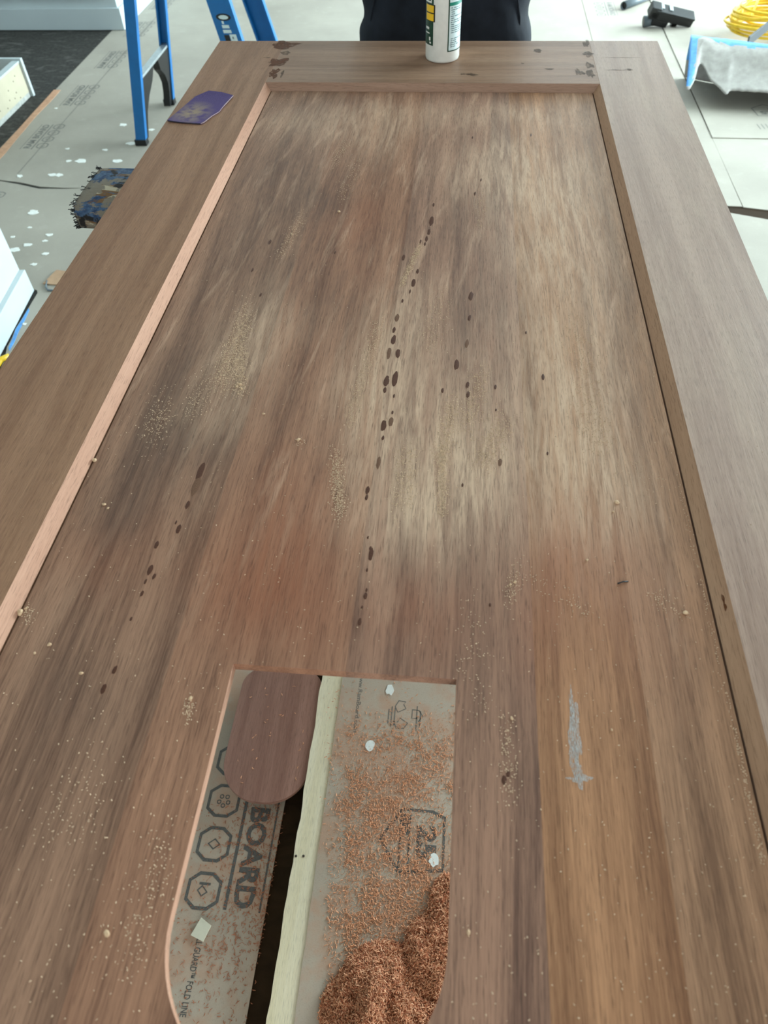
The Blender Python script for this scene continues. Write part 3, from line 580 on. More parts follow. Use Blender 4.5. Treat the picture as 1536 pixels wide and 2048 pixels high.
# heap on the papered plank, seen through the opening
def heap_h(x, y):
    h = 0.0
    for (px, py, rx, ry, hh) in ((760, 2050, .085, .115, .034), (860, 1930, .05, .075, .022), (890, 1820, .030, .06, .013), (700, 2030, .05, .06, .014), (830, 2120, .09, .10, .03)):
        c = at(px, py, ZC); d = ((x - c.x) / rx) ** 2 + ((y - c.y) / ry) ** 2; h = max(h, hh * max(0, 1 - d) ** 0.8)
    return h * (1 + 0.6 * mnoise.noise(Vector((x * 36, y * 20, 0)))) + (0.003 * mnoise.noise(Vector((x * 70, y * 90, 3))) if h > .004 else 0)
gx = np.linspace(0.350, 0.612, 66); gy = np.linspace(-1.80, -1.36, 110); V = []; F = []
for y in gy:
    for x in gx:
        k = heap_h(x, y); V.append((x, y, ZC - .003 + k))
n = len(gx); F = [(j * n + i, j * n + i + 1, (j + 1) * n + i + 1, (j + 1) * n + i) for j in range(len(gy) - 1) for i in range(n - 1)]
F = [f for f in F if max(V[i][2] for i in f) > ZC - .001]
heap = thing('shavings_heap', 'heap of reddish brown wood shavings on the papered timber plank', 'shavings', (0.47, -1.6, ZC)); heap['kind'] = 'stuff'
mo = mesh_obj('heap_core', V, F, M_chipd, heap, smooth=True)
P1 = []; P2 = []
while len(P1) < 15000:
    x, y = random.uniform(.350, .612), random.uniform(-1.80, -1.38); h = heap_h(x, y)
    if h > .0025: P1.append((x, y, ZC - .002 + h)) if random.random() < .62 or len(P2) > 9000 else P2.append((x, y, ZC - .002 + h))
M_chipl = plain('light_orange_shavings', lin(226, 172, 134), .75, scale=220, var=.2); chips('shavings', P1[:10500], M_chip, .005, .012, .0016, heap, .22, .8); chips('shavings', P1[10500:], M_chipl, .005, .012, .0016, heap, .22, .8); chips('shavings', P2, M_chipd, .005, .011, .0016, heap, .22, .8)
P3 = []
def dens(px, py):
    if px < 655 or py < 1420: return .03
    d = 0.16
    for (cx, cy, rx, ry, s) in ((820, 1570, 110, 70, .65), (740, 1600, 80, 110, .75), (700, 1760, 70, 160, .85), (800, 1780, 110, 70, .9), (880, 1790, 60, 80, .9), (700, 1950, 60, 100, .5), (760, 1690, 70, 60, .5), (840, 1490, 60, 40, .4)):
        d += s * math.exp(-((px - cx) / rx) ** 2 - ((py - cy) / ry) ** 2)
    if px < 690: d *= .35
    return min(d, 1)
while len(P3) < 6500:
    px, py = random.uniform(640, 930), random.uniform(1340, 2060)
    if random.random() < dens(px, py) * (0.15 + 1.6 * max(0, .3 + mnoise.noise(Vector((px * .022, py * .022, 0))))):
        c = at(px, py, ZC)
        if c.x < .612: P3.append((c.x, c.y, ZC + .0002))
o = chips('scattered_shavings', P3, M_chip, .002, .0062, .0015, None, .10, .25); tag(o, 'loose reddish wood shavings strewn over the papered timber plank', 'shavings')
P4 = []
while len(P4) < 1300:
    px, py = random.uniform(335, 590), random.uniform(1600, 2050)
    if random.random() < .12 + .8 * math.exp(-((px - 540) / 70) ** 2 - ((py - 1700) / 160) ** 2) + .4 * math.exp(-((px - 470) / 60) ** 2 - ((py - 1880) / 80) ** 2):
        c = at(px, py, .003)
        if c.x < .266: P4.append((c.x, c.y, .0036))
o = chips('scattered_shavings', P4, M_chipd, .0015, .0075, .0011, None, .3, .15); tag(o, 'dark wood crumbs and shavings strewn over the printed floor paper', 'shavings')
# a film of fine dust on the papered plank: tiny grains
P5 = []
while len(P5) < 14000:
    px, py = random.uniform(640, 930), random.uniform(1340, 2060)
    if random.random() < dens(px, py):
        c = at(px, py, ZC)
        if c.x < .612: P5.append((c.x, c.y, ZC))
o = chips('fine_sawdust', P5, M_chip, .0008, .0018, .0010, None, .1, .2); tag(o, 'fine reddish sawdust film on the papered timber plank', 'sawdust')
# pale dust on the door panel, lying in wiped ridges
P6 = []
def ridge(p0, p1, n, wpx, zz=PZ, bias=1.0):
    for _ in range(int(n * 1.7)):
        k = random.random() ** bias; px = p0[0] + (p1[0] - p0[0]) * k + random.gauss(0, wpx); py = p0[1] + (p1[1] - p0[1]) * k + random.gauss(0, wpx * 1.3)
        c = at(px, py, zz)
        if px0 + .002 < c.x < px1 - .002 and c.y < py1 - .002 and not (HX0 - .001 < c.x < HX1 + .001 and c.y < HY1): P6.append((c.x, c.y, zz))
for (p0, p1, n, ww) in (((495, 625), (440, 770), 900, 11), ((480, 700), (480, 785), 500, 8), ((842, 490), (802, 570), 420, 3), ((885, 895), (885, 1030), 420, 6), ((905, 800), (880, 930), 380, 10), ((605, 435), (560, 510), 160, 6), ((695, 285), (665, 330), 130, 5), ((672, 910), (680, 1030), 420, 8), ((965, 745), (930, 860), 320, 12), ((1010, 840), (960, 930), 420, 14),
                        ((760, 640), (700, 840), 460, 8), ((960, 460), (965, 385), 90, 8), ((1180, 1230), (1030, 1130), 50, 9), ((880, 580), (860, 700), 200, 14), ((820, 900), (800, 1010), 320, 14), ((1150, 640), (1200, 900), 420, 16), ((600, 880), (598, 884), 20, 5), ((1030, 1150), (1020, 1200), 60, 7), ((1010, 1430), (1022, 1600), 90, 9), ((940, 1200), (960, 1420), 60, 18), ((40, 1215), (60, 1235), 50, 8), ((1370, 1225), (1300, 1190), 40, 10),
                        ((940, 210), (970, 260), 50, 9), ((720, 320), (680, 400), 90, 8), ((570, 200), (520, 240), 80, 20), ((330, 800), (300, 880), 160, 16), ((420, 760), (380, 830), 140, 14), ((380, 1400), (375, 1440), 50, 5), ((290, 1780), (250, 1950), 55, 24), ((200, 1480), (120, 1700), 70, 34), ((330, 1650), (300, 1800), 60, 20), ((1140, 830), (1330, 980), 90, 20)):
    ridge(p0, p1, n, ww)
ridge((527, 190), (8, 1245), 1500, 3.5); ridge((1196, 200), (1530, 1730), 500, 5)
for _ in range(1700):
    px, py = random.uniform(0, 1536), random.uniform(190, 2048); c = at(px, py, PZ)
    if px0 < c.x < px1 and c.y < py1 and not (HX0 - .001 < c.x < HX1 + .001 and c.y < HY1): P6.append((c.x, c.y, PZ))
o = chips('panel_sawdust', P6, M_dust, .0005, .0016, .0008, None, .1, .3); tag(o, 'fine pale sawdust lying in wiped ridges on the door panel', 'sawdust')
P7 = []
for _ in range(500):
    px, py = random.uniform(0, 1536), random.uniform(95, 2048); c = at(px, py, DT)
    if (0.003 < c.x < SW_L - .003 or SW_R + .003 < c.x < W - .003 or c.y > RY + .003) and c.y < -.003: P7.append((c.x, c.y, DT))
o = chips('frame_sawdust', P7, M_dust, .0005, .0012, .0006, None, .1, .3); tag(o, 'sparse pale sawdust grains on the frame of the door', 'sawdust')
P8 = []
while len(P8) < 26:
    px, py = random.uniform(460, 620), random.uniform(1350, 1590); c = at(px, py, ZO)
    if ol + .02 < c.x < orr - .02 and on + .03 < c.y < of_ - .03: P8.append((c.x, c.y, ZO + .0002))
o = chips('offcut_shavings', P8, M_chip, .003, .007, .0016, None, .3, .1); tag(o, 'few reddish shavings on the rounded offcut', 'shavings')
# larger crumbs that can be told apart
def crumb(px, py, s, z, i, mat=M_crumb):
    c = at(px, py, z); b = bmesh.new(); bmesh.ops.create_icosphere(b, subdivisions=2, radius=s)
    for v in b.verts:
        v.co *= 1 + 0.6 * mnoise.noise(v.co / s * 0.9 + Vector((i * 3.1, 0, 0))); v.co.z = (v.co.z * .7 + s * .55); v.co.z = max(v.co.z, 0); v.co.x *= 1.25
    me = bpy.data.meshes.new('wood_crumb'); b.to_mesh(me); b.free(); me.materials.append(mat)
    o = bpy.data.objects.new('wood_crumb', me); COL.objects.link(o); o.location = (c.x, c.y, z); o.rotation_euler.z = i
    return tag(o, 'small pale wood crumb lying on the door panel', 'wood crumb', 'wood crumbs on the door panel')
for i, (px, py, s) in enumerate([(1233, 1006, .0026), (597, 880, .0022), (190, 921, .0026), (208, 1010, .002), (216, 1017, .0014), (42, 1226, .0030), (52, 1218, .0016), (99, 1290, .0020), (70, 1307, .0014), (527, 829, .0018), (1371, 1227, .0024), (1174, 1121, .0016), (1226, 1024, .0012), (1030, 1165, .0016), (381, 1398, .002), (215, 1867, .0024), (163, 1347, .0016), (937, 1865, .0018), (1223, 1460, .001), (678, 424, .0022), (1021, 1170, .0014), (1023, 1437, .0016), (480, 770, .0022), (474, 774, .0018), (483, 778, .0016)]): crumb(px, py, s * .8, PZ, i)
a_, b_ = at(1235, 1168, PZ), at(1256, 1164, PZ)
o = tube('black_splinter', [(a_.x, a_.y, PZ + .0008), ((a_.x + b_.x) / 2, (a_.y + b_.y) / 2 + .0006, PZ + .0012), (b_.x, b_.y, PZ + .0008)], .0007, M_black, seg=6); tag(base_of(o, (a_.x, a_.y, PZ)), 'thin black splinter lying on the door panel', 'splinter')

# ------------------------------------------------------------------ things on the door
pts = [at(x, y, DT) for x, y in ((335.6, 244), (360, 247), (401.6, 249.8), (408.4, 246.4), (424, 234), (439, 225), (444, 218), (467, 194), (444, 188), (418.6, 185.4), (391.5, 195.6), (365, 218))]
n = len(pts); cen = sum(pts, Vector()) / n; V = []; F = []
def sz(p): return DT + 0.0012 + 0.006 * max(0, (p - cen).length / .07 - .75) ** 1.5
rings = 6
for lay, dz in ((0, 0), (1, .0012)):
    for k in range(rings + 1):
        for p in pts: q = cen + (p - cen) * (k / rings); V.append((q.x, q.y, sz(q) + dz - .0011 * (1 - lay)))
def vi(lay, k, i): return lay * (rings + 1) * n + k * n + i % n
for lay in (0, 1):
    for k in range(rings):
        for i in range(n): F.append((vi(lay, k, i), vi(lay, k, i + 1), vi(lay, k + 1, i + 1), vi(lay, k + 1, i)))
for i in range(n): F.append((vi(0, rings, i), vi(0, rings, i + 1), vi(1, rings, i + 1), vi(1, rings, i)))
sp = thing('sandpaper', 'worn purple sandpaper sheet folded on the door frame', 'sandpaper', (cen.x, cen.y, DT))
o = mesh_obj('sheet', V, F, M_sand, sp, smooth=False); recalc(o)
E = [Vector((p.x, p.y, sz(p) + .0002)) + (cen - p).normalized() * .0006 for p in pts]
tube('torn_edge', E[2:8], .0009, plain('pale_torn_edge', lin(184, 160, 156), 0.9), sp, 6)
tube('backing_edge', [e - Vector((0, 0, .0004)) for e in E[0:3]], .0010, M_black, sp, 6)
# glue bottle
BX, BY, BRD = at(883, 128, DT).x, at(883, 128, DT).y + 0.033, 0.0335
bot = thing('glue_bottle', 'white plastic glue bottle with green and yellow label standing on the door rail', 'bottle', (BX, BY, DT))
z = DT
lathe('bottle_body', [(.0295, z + .0002), (.0322, z + .0015), (BRD, z + .005), (BRD, z + .150), (.0325, z + .158), (.027, z + .170), (.017, z + .178), (.0145, z + .180), (.0145, z + .190)], BX, BY, M_plas, bot, 56)
lathe('cap', [(.0175, z + .186), (.0175, z + .204), (.015, z + .208), (.009, z + .220), (.0055, z + .240), (.004, z + .2405)], BX, BY, plain('orange_cap', lin(214, 92, 40), .4), bot, 36)
def arc(name, a0, a1, z0, z1, mat, parent, lift=.0003, n=20):
    V = []; R_ = BRD + lift
    for i in range(n + 1):
        a_ = math.radians(a0 + (a1 - a0) * i / n); V += [(BX + R_ * math.cos(a_), BY + R_ * math.sin(a_), z + z0), (BX + R_ * math.cos(a_), BY + R_ * math.sin(a_), z + z1)]
    return mesh_obj(name, V, [(2 * i, 2 * i + 2, 2 * i + 3, 2 * i + 1) for i in range(n)], mat, parent, smooth=True)
gl_ = arc('front_label', -250, -122, .030, .145, M_green, bot); gl_['_base'] = tuple(bot.location)
for (a0, a1, z0, z1, m, li) in ((-160, -116, .070, .098, M_lablack, .0005), (-158, -121, .0715, .083, M_yel, .0007), (-158, -121, .085, .0965, M_yel, .0007), (-160, -140, .056, .060, M_plas, .0005), (-165, -138, .049, .051, M_plas, .0005), (-140, -133, .038, .044, M_plas, .0005), (-138, -130, .033, .036, M_plas, .0005), (-170, -130, .100, .118, M_plas, .0005), (-165, -133, .103, .115, M_green, .0007)): arc('label_print', a0, a1, z0, z1, m, gl_, li, 8)
bl = arc('back_label', -70, 60, .022, .150, M_labelw, bot); bl['_base'] = tuple(bot.location)
for (a0, a1, z0, z1, m) in ((-72, -68, .021, .150, M_green), (-72, 60, .0205, .0225, M_green), (-68, 60, .0965, .102, M_teal)): arc('label_border', a0, a1, z0, z1, m, bl, .0005, 14)
tv = []; tf = []
for i in range(28):
    zz = .028 + i * .0034 if i < 20 else .106 + (i - 20) * .0036
    if .0945 < zz < .104 or i in (5, 6): continue
    aa = -64 + random.uniform(0, 3); 
    while aa < 20:
        w_ = random.uniform(5, 16); V = []; n0 = len(tv)
        for k in range(4):
            a_ = math.radians(aa + w_ * k / 3); tv += [(BX + (BRD + .0006) * math.cos(a_), BY + (BRD + .0006) * math.sin(a_), z + zz), (BX + (BRD + .0006) * math.cos(a_), BY + (BRD + .0006) * math.sin(a_), z + zz + .0014)]
        tf += [(n0 + 2 * k, n0 + 2 * k + 2, n0 + 2 * k + 3, n0 + 2 * k + 1) for k in range(3)]; aa += w_ + random.uniform(1.5, 4)
        if random.random() < .12: break
o = mesh_obj('small_print', tv, tf, M_labtext, bl); o['kind'] = 'stuff'

# ------------------------------------------------------------------ person at the far end of the door
def loft_rings(rings_, seg=28):
    """rings: (cx,cy,z,rx,ry) bottom to top -> closed tube"""
    V = []; F = []
    for (cx, cy, zz, rx, ry) in rings_:
        for k in range(seg):
            a_ = 2 * PI * k / seg; ca, sa = math.cos(a_), math.sin(a_); V.append((cx + rx * math.copysign(abs(ca) ** .85, ca), cy + ry * math.copysign(abs(sa) ** .85, sa), zz))
    for i in range(len(rings_) - 1):
        for k in range(seg): F.append((i * seg + k, i * seg + (k + 1) % seg, (i + 1) * seg + (k + 1) % seg, (i + 1) * seg + k))
    F += [tuple(range(seg))[::-1], tuple(range((len(rings_) - 1) * seg, len(rings_) * seg))]
    return V, F
PX, PY = 0.474, 0.265
BV = []; BF = []
def addp(vf):
    n_ = len(BV); BV.extend(vf[0]); BF.extend([tuple(i + n_ for i in f) for f in vf[1]])
for s in (-1, 1):
    cx = PX + s * .098
    addp(loft_rings([(cx + s * .035, PY + .01, .03, .052, .058), (cx + s * .035, PY + .01, .10, .062, .068), (cx + s * .03, PY + .015, .30, .075, .080), (cx + s * .022, PY, .48, .080, .085), (cx + s * .010, PY, .66, .095, .100), (cx + s * .002, PY, .80, .102, .112), (cx - s * .02, PY, .90, .09, .11)]))
    addp(tubevf([(cx + s * .035, PY + .05, .055), (cx + s * .04, PY - .02, .05), (cx + s * .05, PY - .12, .042), (cx + s * .052, PY - .17, .034)], [.048, .050, .044, .030], 16))
    sh_, elb, wr = Vector((PX + s * .20, PY + .02, 1.45)), Vector((PX + s * .265, PY + .05, 1.17)), Vector((PX + s * .13, PY - .16, 1.22))
    addp(tubevf([sh_ + Vector((-s * .06, 0, .02)), sh_, sh_.lerp(elb, .5), elb, elb.lerp(wr, .35), wr.lerp(elb, .1), wr], [.055, .062, .052, .046, .044, .034, .030], 16))
    d = (wr - elb).normalized(); inn = Vector((-s, 0, 0)); pal = wr + d * .05; side = d.cross(Vector((0, 0, 1))).normalized()
    addp(tubevf([wr - d * .01, wr + d * .03, wr + d * .085], [.026, .033, .034], 14))
    for q in range(4):
        o_ = wr + d * .08 + side * ((q - 1.5) * .0205); L_ = (.068, .078, .074, .058)[q]
        addp(tubevf([o_, o_ + d * L_ * .45 + Vector((0, 0, -.004)), o_ + d * L_ * .75 + Vector((0, 0, -.018)), o_ + d * L_ * .9 + Vector((0, 0, -.032))], [.0098, .0092, .0088, .0078], 10))
    th = wr + d * .03 - side * (.028 if s > 0 else -.028); sd = -side if s > 0 else side
    addp(tubevf([th, th + sd * .022 + d * .022, th + sd * .03 + d * .048 + Vector((0, 0, -.006)), th + sd * .028 + d * .066 + Vector((0, 0, -.012))], [.015, .0125, .011, .009], 10))
addp(loft_rings([(PX, PY, .76, .150, .098), (PX, PY, .80, .190, .118), (PX, PY, .86, .198, .125), (PX, PY + .005, .93, .192, .124), (PX, PY + .005, 1.02, .172, .115), (PX, PY, 1.12, .165, .108), (PX, PY, 1.26, .182, .115), (PX, PY + .01, 1.38, .195, .110), (PX, PY + .015, 1.46, .165, .088), (PX, PY + .018, 1.50, .09, .066), (PX, PY + .015, 1.54, .056, .056), (PX, PY + .005, 1.60, .054, .055)], 40))
addp(loft_rings([(PX, PY - .035, 1.555, .030, .034), (PX, PY - .025, 1.575, .052, .062), (PX, PY - .012, 1.62, .068, .085), (PX, PY - .005, 1.67, .074, .095), (PX, PY, 1.72, .073, .097), (PX, PY, 1.76, .062, .084), (PX, PY + .003, 1.785, .035, .05)], 26))
addp(loft_rings([(PX, PY - .108, 1.632, .013, .014), (PX, PY - .104, 1.65, .011, .014), (PX, PY - .092, 1.685, .007, .010)], 12))
addp(loft_rings([(PX, PY - .092, 1.598, .024, .010), (PX, PY - .092, 1.607, .026, .011), (PX, PY - .090, 1.612, .018, .008)], 12))
for s in (-1, 1): addp(loft_rings([(PX + s * .076, PY + .008, 1.635, .008, .012), (PX + s * .080, PY + .010, 1.66, .010, .020), (PX + s * .079, PY + .012, 1.685, .006, .014)], 12))
tmp = mesh_obj('person', BV, BF, M_trouser); recalc(tmp)
md = tmp.modifiers.new('r', 'REMESH'); md.mode = 'VOXEL'; md.voxel_size = 0.0065; md.use_smooth_shade = True
sm = tmp.modifiers.new('s', 'SMOOTH'); sm.factor = 0.5; sm.iterations = 3
bpy.context.view_layer.update(); me = bpy.data.meshes.new_from_object(tmp.evaluated_get(bpy.context.evaluated_depsgraph_get())); old = tmp.data; tmp.modifiers.clear(); tmp.data = me; bpy.data.meshes.remove(old)
me.materials.clear()
for m in (M_trouser, M_shirt, M_skin, M_hair, M_boot): me.materials.append(m)
for v in me.vertices:    # loose cloth folds on the trousers
    c = v.co
    if .12 < c.z < 1.0: f = mnoise.noise(Vector((c.x * 7, c.y * 7, c.z * 16))) * .006 + mnoise.noise(Vector((c.x * 16, c.y * 16, c.z * 34))) * .003; v.co += Vector((c.x - PX, c.y - PY, 0)).normalized() * f
for pg in me.polygons:
    c = pg.center; mi = 1
    if c.z < .085: mi = 4
    elif c.z < 1.03 and abs(c.x - PX) < .23 and c.y > PY - .15: mi = 0
    if c.z > 1.525: mi = 2
    if c.z > 1.735 or (c.z > 1.60 and c.y > PY + .03): mi = 3
    if 1.0 < c.z < 1.4 and c.y < PY - .135: mi = 2
    pg.material_index = mi; pg.use_smooth = True
tag(base_of(tmp, (PX, PY, 0.003)), 'person in black trousers standing close behind the far end of the door', 'person')
for s in (-1, 1):
    b = bmesh.new(); bmesh.ops.create_uvsphere(b, u_segments=12, v_segments=8, radius=.0105); me2 = bpy.data.meshes.new('eye'); b.to_mesh(me2); b.free(); me2.materials.append(M_lablack)
    e = bpy.data.objects.new('eye', me2); COL.objects.link(e); e.parent = tmp; e.location = (s * .031, -.083, 1.668 - .003); e.scale = (1.1, .6, .6)
# pocket seams on the trousers
for s in (-1, 1): tube('pocket_seam', [(PX + s * .172, PY - .070, .80), (PX + s * .168, PY - .078, .84), (PX + s * .158, PY - .088, .88), (PX + s * .140, PY - .102, .93)], .0022, M_trouser, None, 6).parent = tmp
for ch in list(tmp.children):
    if ch.name.startswith('pocket_seam'): ch.matrix_parent_inverse = Matrix.Translation((-PX, -PY, -.003))

# ------------------------------------------------------------------ stepladder
lad = thing('stepladder', 'blue fibreglass stepladder standing open on the floor paper behind the door', 'ladder', (-0.6, 1.67, 0.003))
AP = 1.42
def fx(zz): return -0.876 + 0.187 * zz
def rx_(zz): return -0.300 - 0.222 * zz
def channel(name, fxn, yb, yt, w, d, z0, z1, openside, lean_w):
    """U-section rail; web on the outer y side"""
    V = []; F = []; th = .005
    sec = [(-w / 2, 0), (w / 2, 0), (w / 2, d), (w / 2 - th * 1.5, d), (w / 2 - th * 1.5, th), (-w / 2 + th * 1.5, th), (-w / 2 + th * 1.5, d), (-w / 2, d)]
    for zz in (z0, z1):
        yy = yb + (yt - yb) * zz / AP
        for (sx, sy) in sec: V.append((fxn(zz) + sx, yy + openside * sy, zz))
    n = len(sec); F = [(i, (i + 1) % n, n + (i + 1) % n, n + i) for i in range(n)] + [tuple(range(n))[::-1], tuple(range(n, 2 * n))]
    return recalc(mesh_obj(name, V, F, M_ladder, lad))
fn = [(1.435, 1.50, 1), (1.905, 1.80, -1)]
for (yb, yt, s) in fn: channel('rear_rail', fx, yb, yt, .044, .028, .022, AP, s, 0)
rails = []
for (yb, yt, s) in ((1.40, 1.50, 1), (1.93, 1.80, -1)): rails.append(channel('front_rail', rx_, yb, yt, .088, .030, .022, AP, s, 0))
for (yb, yt, s) in fn:
    box('rubber_foot', fx(.01) - .026, fx(.01) + .026, min(yb, yb + s * .032) - .002, max(yb, yb + s * .032) + .002, .003, .028, M_black, lad, .003)
for (yb, s) in ((1.40, 1), (1.93, -1)): box('rubber_foot', rx_(.01) - .05, rx_(.01) + .05, min(yb, yb + s * .034) - .002, max(yb, yb + s * .034) + .002, .003, .028, M_black, lad, .003)
for zz in (.258, .70, 1.1): box('brace', fx(zz) - .014, fx(zz) + .016, 1.44 + .046 * zz, 1.90 - .074 * zz, zz - .005, zz + .005, M_alu, lad, .001)
for zz in (.22, .57, .88, 1.18): box('step', rx_(zz) - .045, rx_(zz) + .045, 1.41 + .075 * zz, 1.92 - .09 * zz, zz - .012, zz + .012, M_alu, lad, .003)
box('top_cap', fx(AP) - .09, rx_(AP) + .09, 1.46, 1.84, AP - .03, AP + .03, M_ladder, lad, .008)
for (yb, s) in ((1.435, 1), (1.905, -1)):   # curved black foot guards below the brace
    y0, y1 = yb + s * .006, yb + s * .012
    prof = [(0.014, .0), (0.060, .0), (0.064, .08), (0.075, .12), (0.115, .165), (0.175, .205), (0.205, .252), (0.165, .252), (0.014, .252)]
    V = []; n = len(prof)
    for dx in (-.012, .018):
        for (u, zz) in prof: V.append((fx(zz) + dx, yb + s * (u * .95 + .008), max(zz, .012)))
    recalc(mesh_obj('foot_guard', V, [tuple(range(n)), tuple(range(n, 2 * n))[::-1]] + [(i, (i + 1) % n, n + (i + 1) % n, n + i) for i in range(n)], M_black, lad))
# sticker on the near front rail (outer web faces the camera)
def decal(name, u0, u1, z0, z1, mat, lift=.0008, oval=False, parent=None):
    pts_ = [(u0, z0), (u1, z0), (u1, z1), (u0, z1)] if not oval else [((u0 + u1) / 2 + (u1 - u0) / 2 * math.cos(2 * PI * k / 20), (z0 + z1) / 2 + (z1 - z0) / 2 * math.sin(2 * PI * k / 20)) for k in range(20)]
    V = [(rx_(zz) + u, 1.40 + .10 * zz / AP - lift, zz) for u, zz in pts_]
    return mesh_obj(name, V, [tuple(range(len(V)))], mat, parent or lad)
decal('sticker_oval', -.028, .030, .476, .500, M_lablack, .0008, True); decal('sticker_oval', -.018, .020, .481, .495, M_labelw, .0014, True)
for (u0, u1, z0, z1, m) in ((-.012, -.004, .466, .476, M_labelw), (-.016, .012, .452, .463, M_labelw), (-.018, .014, .436, .447, M_labelw), (-.020, .000, .405, .430, M_lablack), (.002, .028, .395, .432, M_labelw), (.010, .016, .416, .424, M_lablack)): decal('sticker_print', u0, u1, z0, z1, m)

# ------------------------------------------------------------------ white cabinets and the plywood box
isl = thing('white_cabinet', 'large white cabinet with a tall plinth standing on the dark tiles', 'cabinet', (-2.2, 3.4, 0))
box('plinth_board', -3.15, -1.441, 2.923, 4.1, 0.004, .111, M_white, isl, .003); box('cabinet_body', -3.15, -1.457, 2.939, 4.085, .111, .90, M_white, isl); box('worktop', -3.17, -1.42, 2.90, 4.12, .90, .935, M_wall, isl, .004)
for i in range(3): box('door', -3.10 + i * .54, -2.60 + i * .54, 2.921, 2.939, .16, .86, M_white, isl, .003)
cab = thing('white_cabinet', 'white cabinet with a proud toe-kick board beside the blue tape', 'cabinet', (-0.9, .318, 0)); cab.rotation_euler.z = 0.105
box('plinth_board', -1.6, -0.900, -.85, 0.318, 0.004, .084, M_white, cab, .002); box('cabinet_body', -1.6, -0.918, -.85, 0.318, .084, .34, M_white, cab, .002); box('cabinet_top', -1.6, -.905, -.85, .322, .34, .36, M_white, cab, .002)
bx = thing('plywood_box', 'open cream plywood box with screw holes and a white end panel on the dark tiles', 'box', (-1.85, 1.6, 0))
box('side_panel', -1.628, -1.610, 1.15, 1.976, .022, .150, M_ply, bx); box('side_rail', -1.632, -1.612, 1.15, 1.976, .0, .021, plain('grey_scuffed_edge', lin(170, 172, 166), .6, scale=30, var=.25), bx)
box('side_panel', -2.118, -2.10, 1.15, 1.976, 0, .150, M_ply, bx); box('end_panel', -2.118, -1.596, 1.978, 1.996, 0, .166, M_white, bx, .001); box('end_panel', -2.118, -1.612, 1.132, 1.149, 0, .150, M_white, bx); box('base_panel', -2.10, -1.63, 1.15, 1.976, .01, .022, plain('brown_box_floor', lin(120, 92, 62), .8), bx)
box('top_strip', -1.640, -1.606, 1.15, 1.976, .150, .158, M_white, bx); box('top_strip', -2.12, -2.09, 1.15, 1.976, .150, .158, M_white, bx)
for (yy, zz) in ((1.90, .118), (1.87, .105), (1.86, .06), (1.83, .045), (1.78, .055), (1.80, .09), (1.74, .035), (1.67, .05), (1.88, .03)):
    recalc(mesh_obj('screw_hole', [(-1.6098, yy + .0035 * math.cos(2 * PI * k / 10), zz + .0035 * math.sin(2 * PI * k / 10)) for k in range(10)], [tuple(range(10))], M_hole, bx))
# debris near the small cabinet
c = at(112, 556, .003); o = prism('cardboard_scrap', [(c.x - .03, c.y - .04), (c.x + .06, c.y - .05), (c.x + .07, c.y + .03), (c.x - .015, c.y + .045)], .0034, .007, M_card); tag(base_of(o, (c.x, c.y, .0034)), 'torn brown cardboard scrap near the small cabinet corner', 'scrap')
c = at(90, 578, .003); o = tube('bent_nail', [(c.x - .01, c.y + .045, .006), (c.x + .0, c.y + .01, .006), (c.x + .015, c.y - .01, .006), (c.x + .05, c.y - .012, .006)], .0032, M_grey, seg=8); tag(base_of(o, (c.x, c.y, .003)), 'bent grey metal piece lying by the cardboard scrap', 'hardware')
c = at(9, 716, .01); o = tube('yellow_cable', [(c.x + .0, c.y - .13, .012), (c.x - .006, c.y - .05, .012), (c.x - .006, c.y - .01, .012), (c.x + .014, c.y + .008, .012)], .009, M_cord, seg=10); tag(base_of(o, (c.x, c.y, .003)), 'short yellow cable end by the small cabinet toe-kick', 'cable')

# ------------------------------------------------------------------ vacuum parts, curled paper, cord
p0, p1 = at(1247, 13, .022), at(1290, -4, .022); dv = (p1 - p0); dv.z = 0; dv.normalize()
vt = thing('vacuum_tube', 'grey vacuum tube with a dark open end lying on the floor paper', 'tube', (p0.x, p0.y, .003))
sd = Vector((-dv.y, dv.x, 0)); V = []; F = []; L_ = .34; ns = 20
for (tt, rr) in ((.0, .0215), (.0, .0185), (L_ * .9, .0175), (L_ * .9, .0165)): pass
prof = [(0.03, .0170), (0, .0190), (0, .0215), (L_ * .6, .0205), (L_, .018), (L_, .015)]
for (tt, rr) in prof:
    for k in range(ns): a_ = 2 * PI * k / ns; q = p0 + dv * tt + sd * rr * math.cos(a_) + Vector((0, 0, rr * math.sin(a_) + .003)); V.append(tuple(q))
for i in range(len(prof) - 1):
    for k in range(ns): F.append((i * ns + k, i * ns + (k + 1) % ns, (i + 1) * ns + (k + 1) % ns, (i + 1) * ns + k))
recalc(mesh_obj('tube_wall', V, F, M_grey, vt, smooth=True))
q = [p0 + dv * .012 + sd * .0188 * math.cos(2 * PI * k / ns) + Vector((0, 0, .0188 * math.sin(2 * PI * k / ns) + .003)) for k in range(ns)]
mesh_obj('tube_bore', [tuple(v) for v in q], [tuple(range(ns))], M_black, vt)
A, B = at(1296, 45, .02), at(1384, 34, .05)
vn = thing('vacuum_nozzle', 'black vacuum floor nozzle with a grey neck tipped over on the floor paper', 'vacuum nozzle', ((A.x + B.x) / 2, (A.y + B.y) / 2, .003))
n0 = at(1287, 43, .03); n1 = at(1312, 40, .035); recalc(mesh_obj('neck', *tubevf([n0, n0.lerp(n1, .5), n1, n1 + (n1 - n0) * .5], [.027, .026, .026, .024], 20), M_grey, vn, smooth=True))
recalc(mesh_obj('neck_bore', *tubevf([n0 - (n1 - n0) * .02, n0 + (n1 - n0) * .01], [.0235, .0235], 20), M_black, vn))
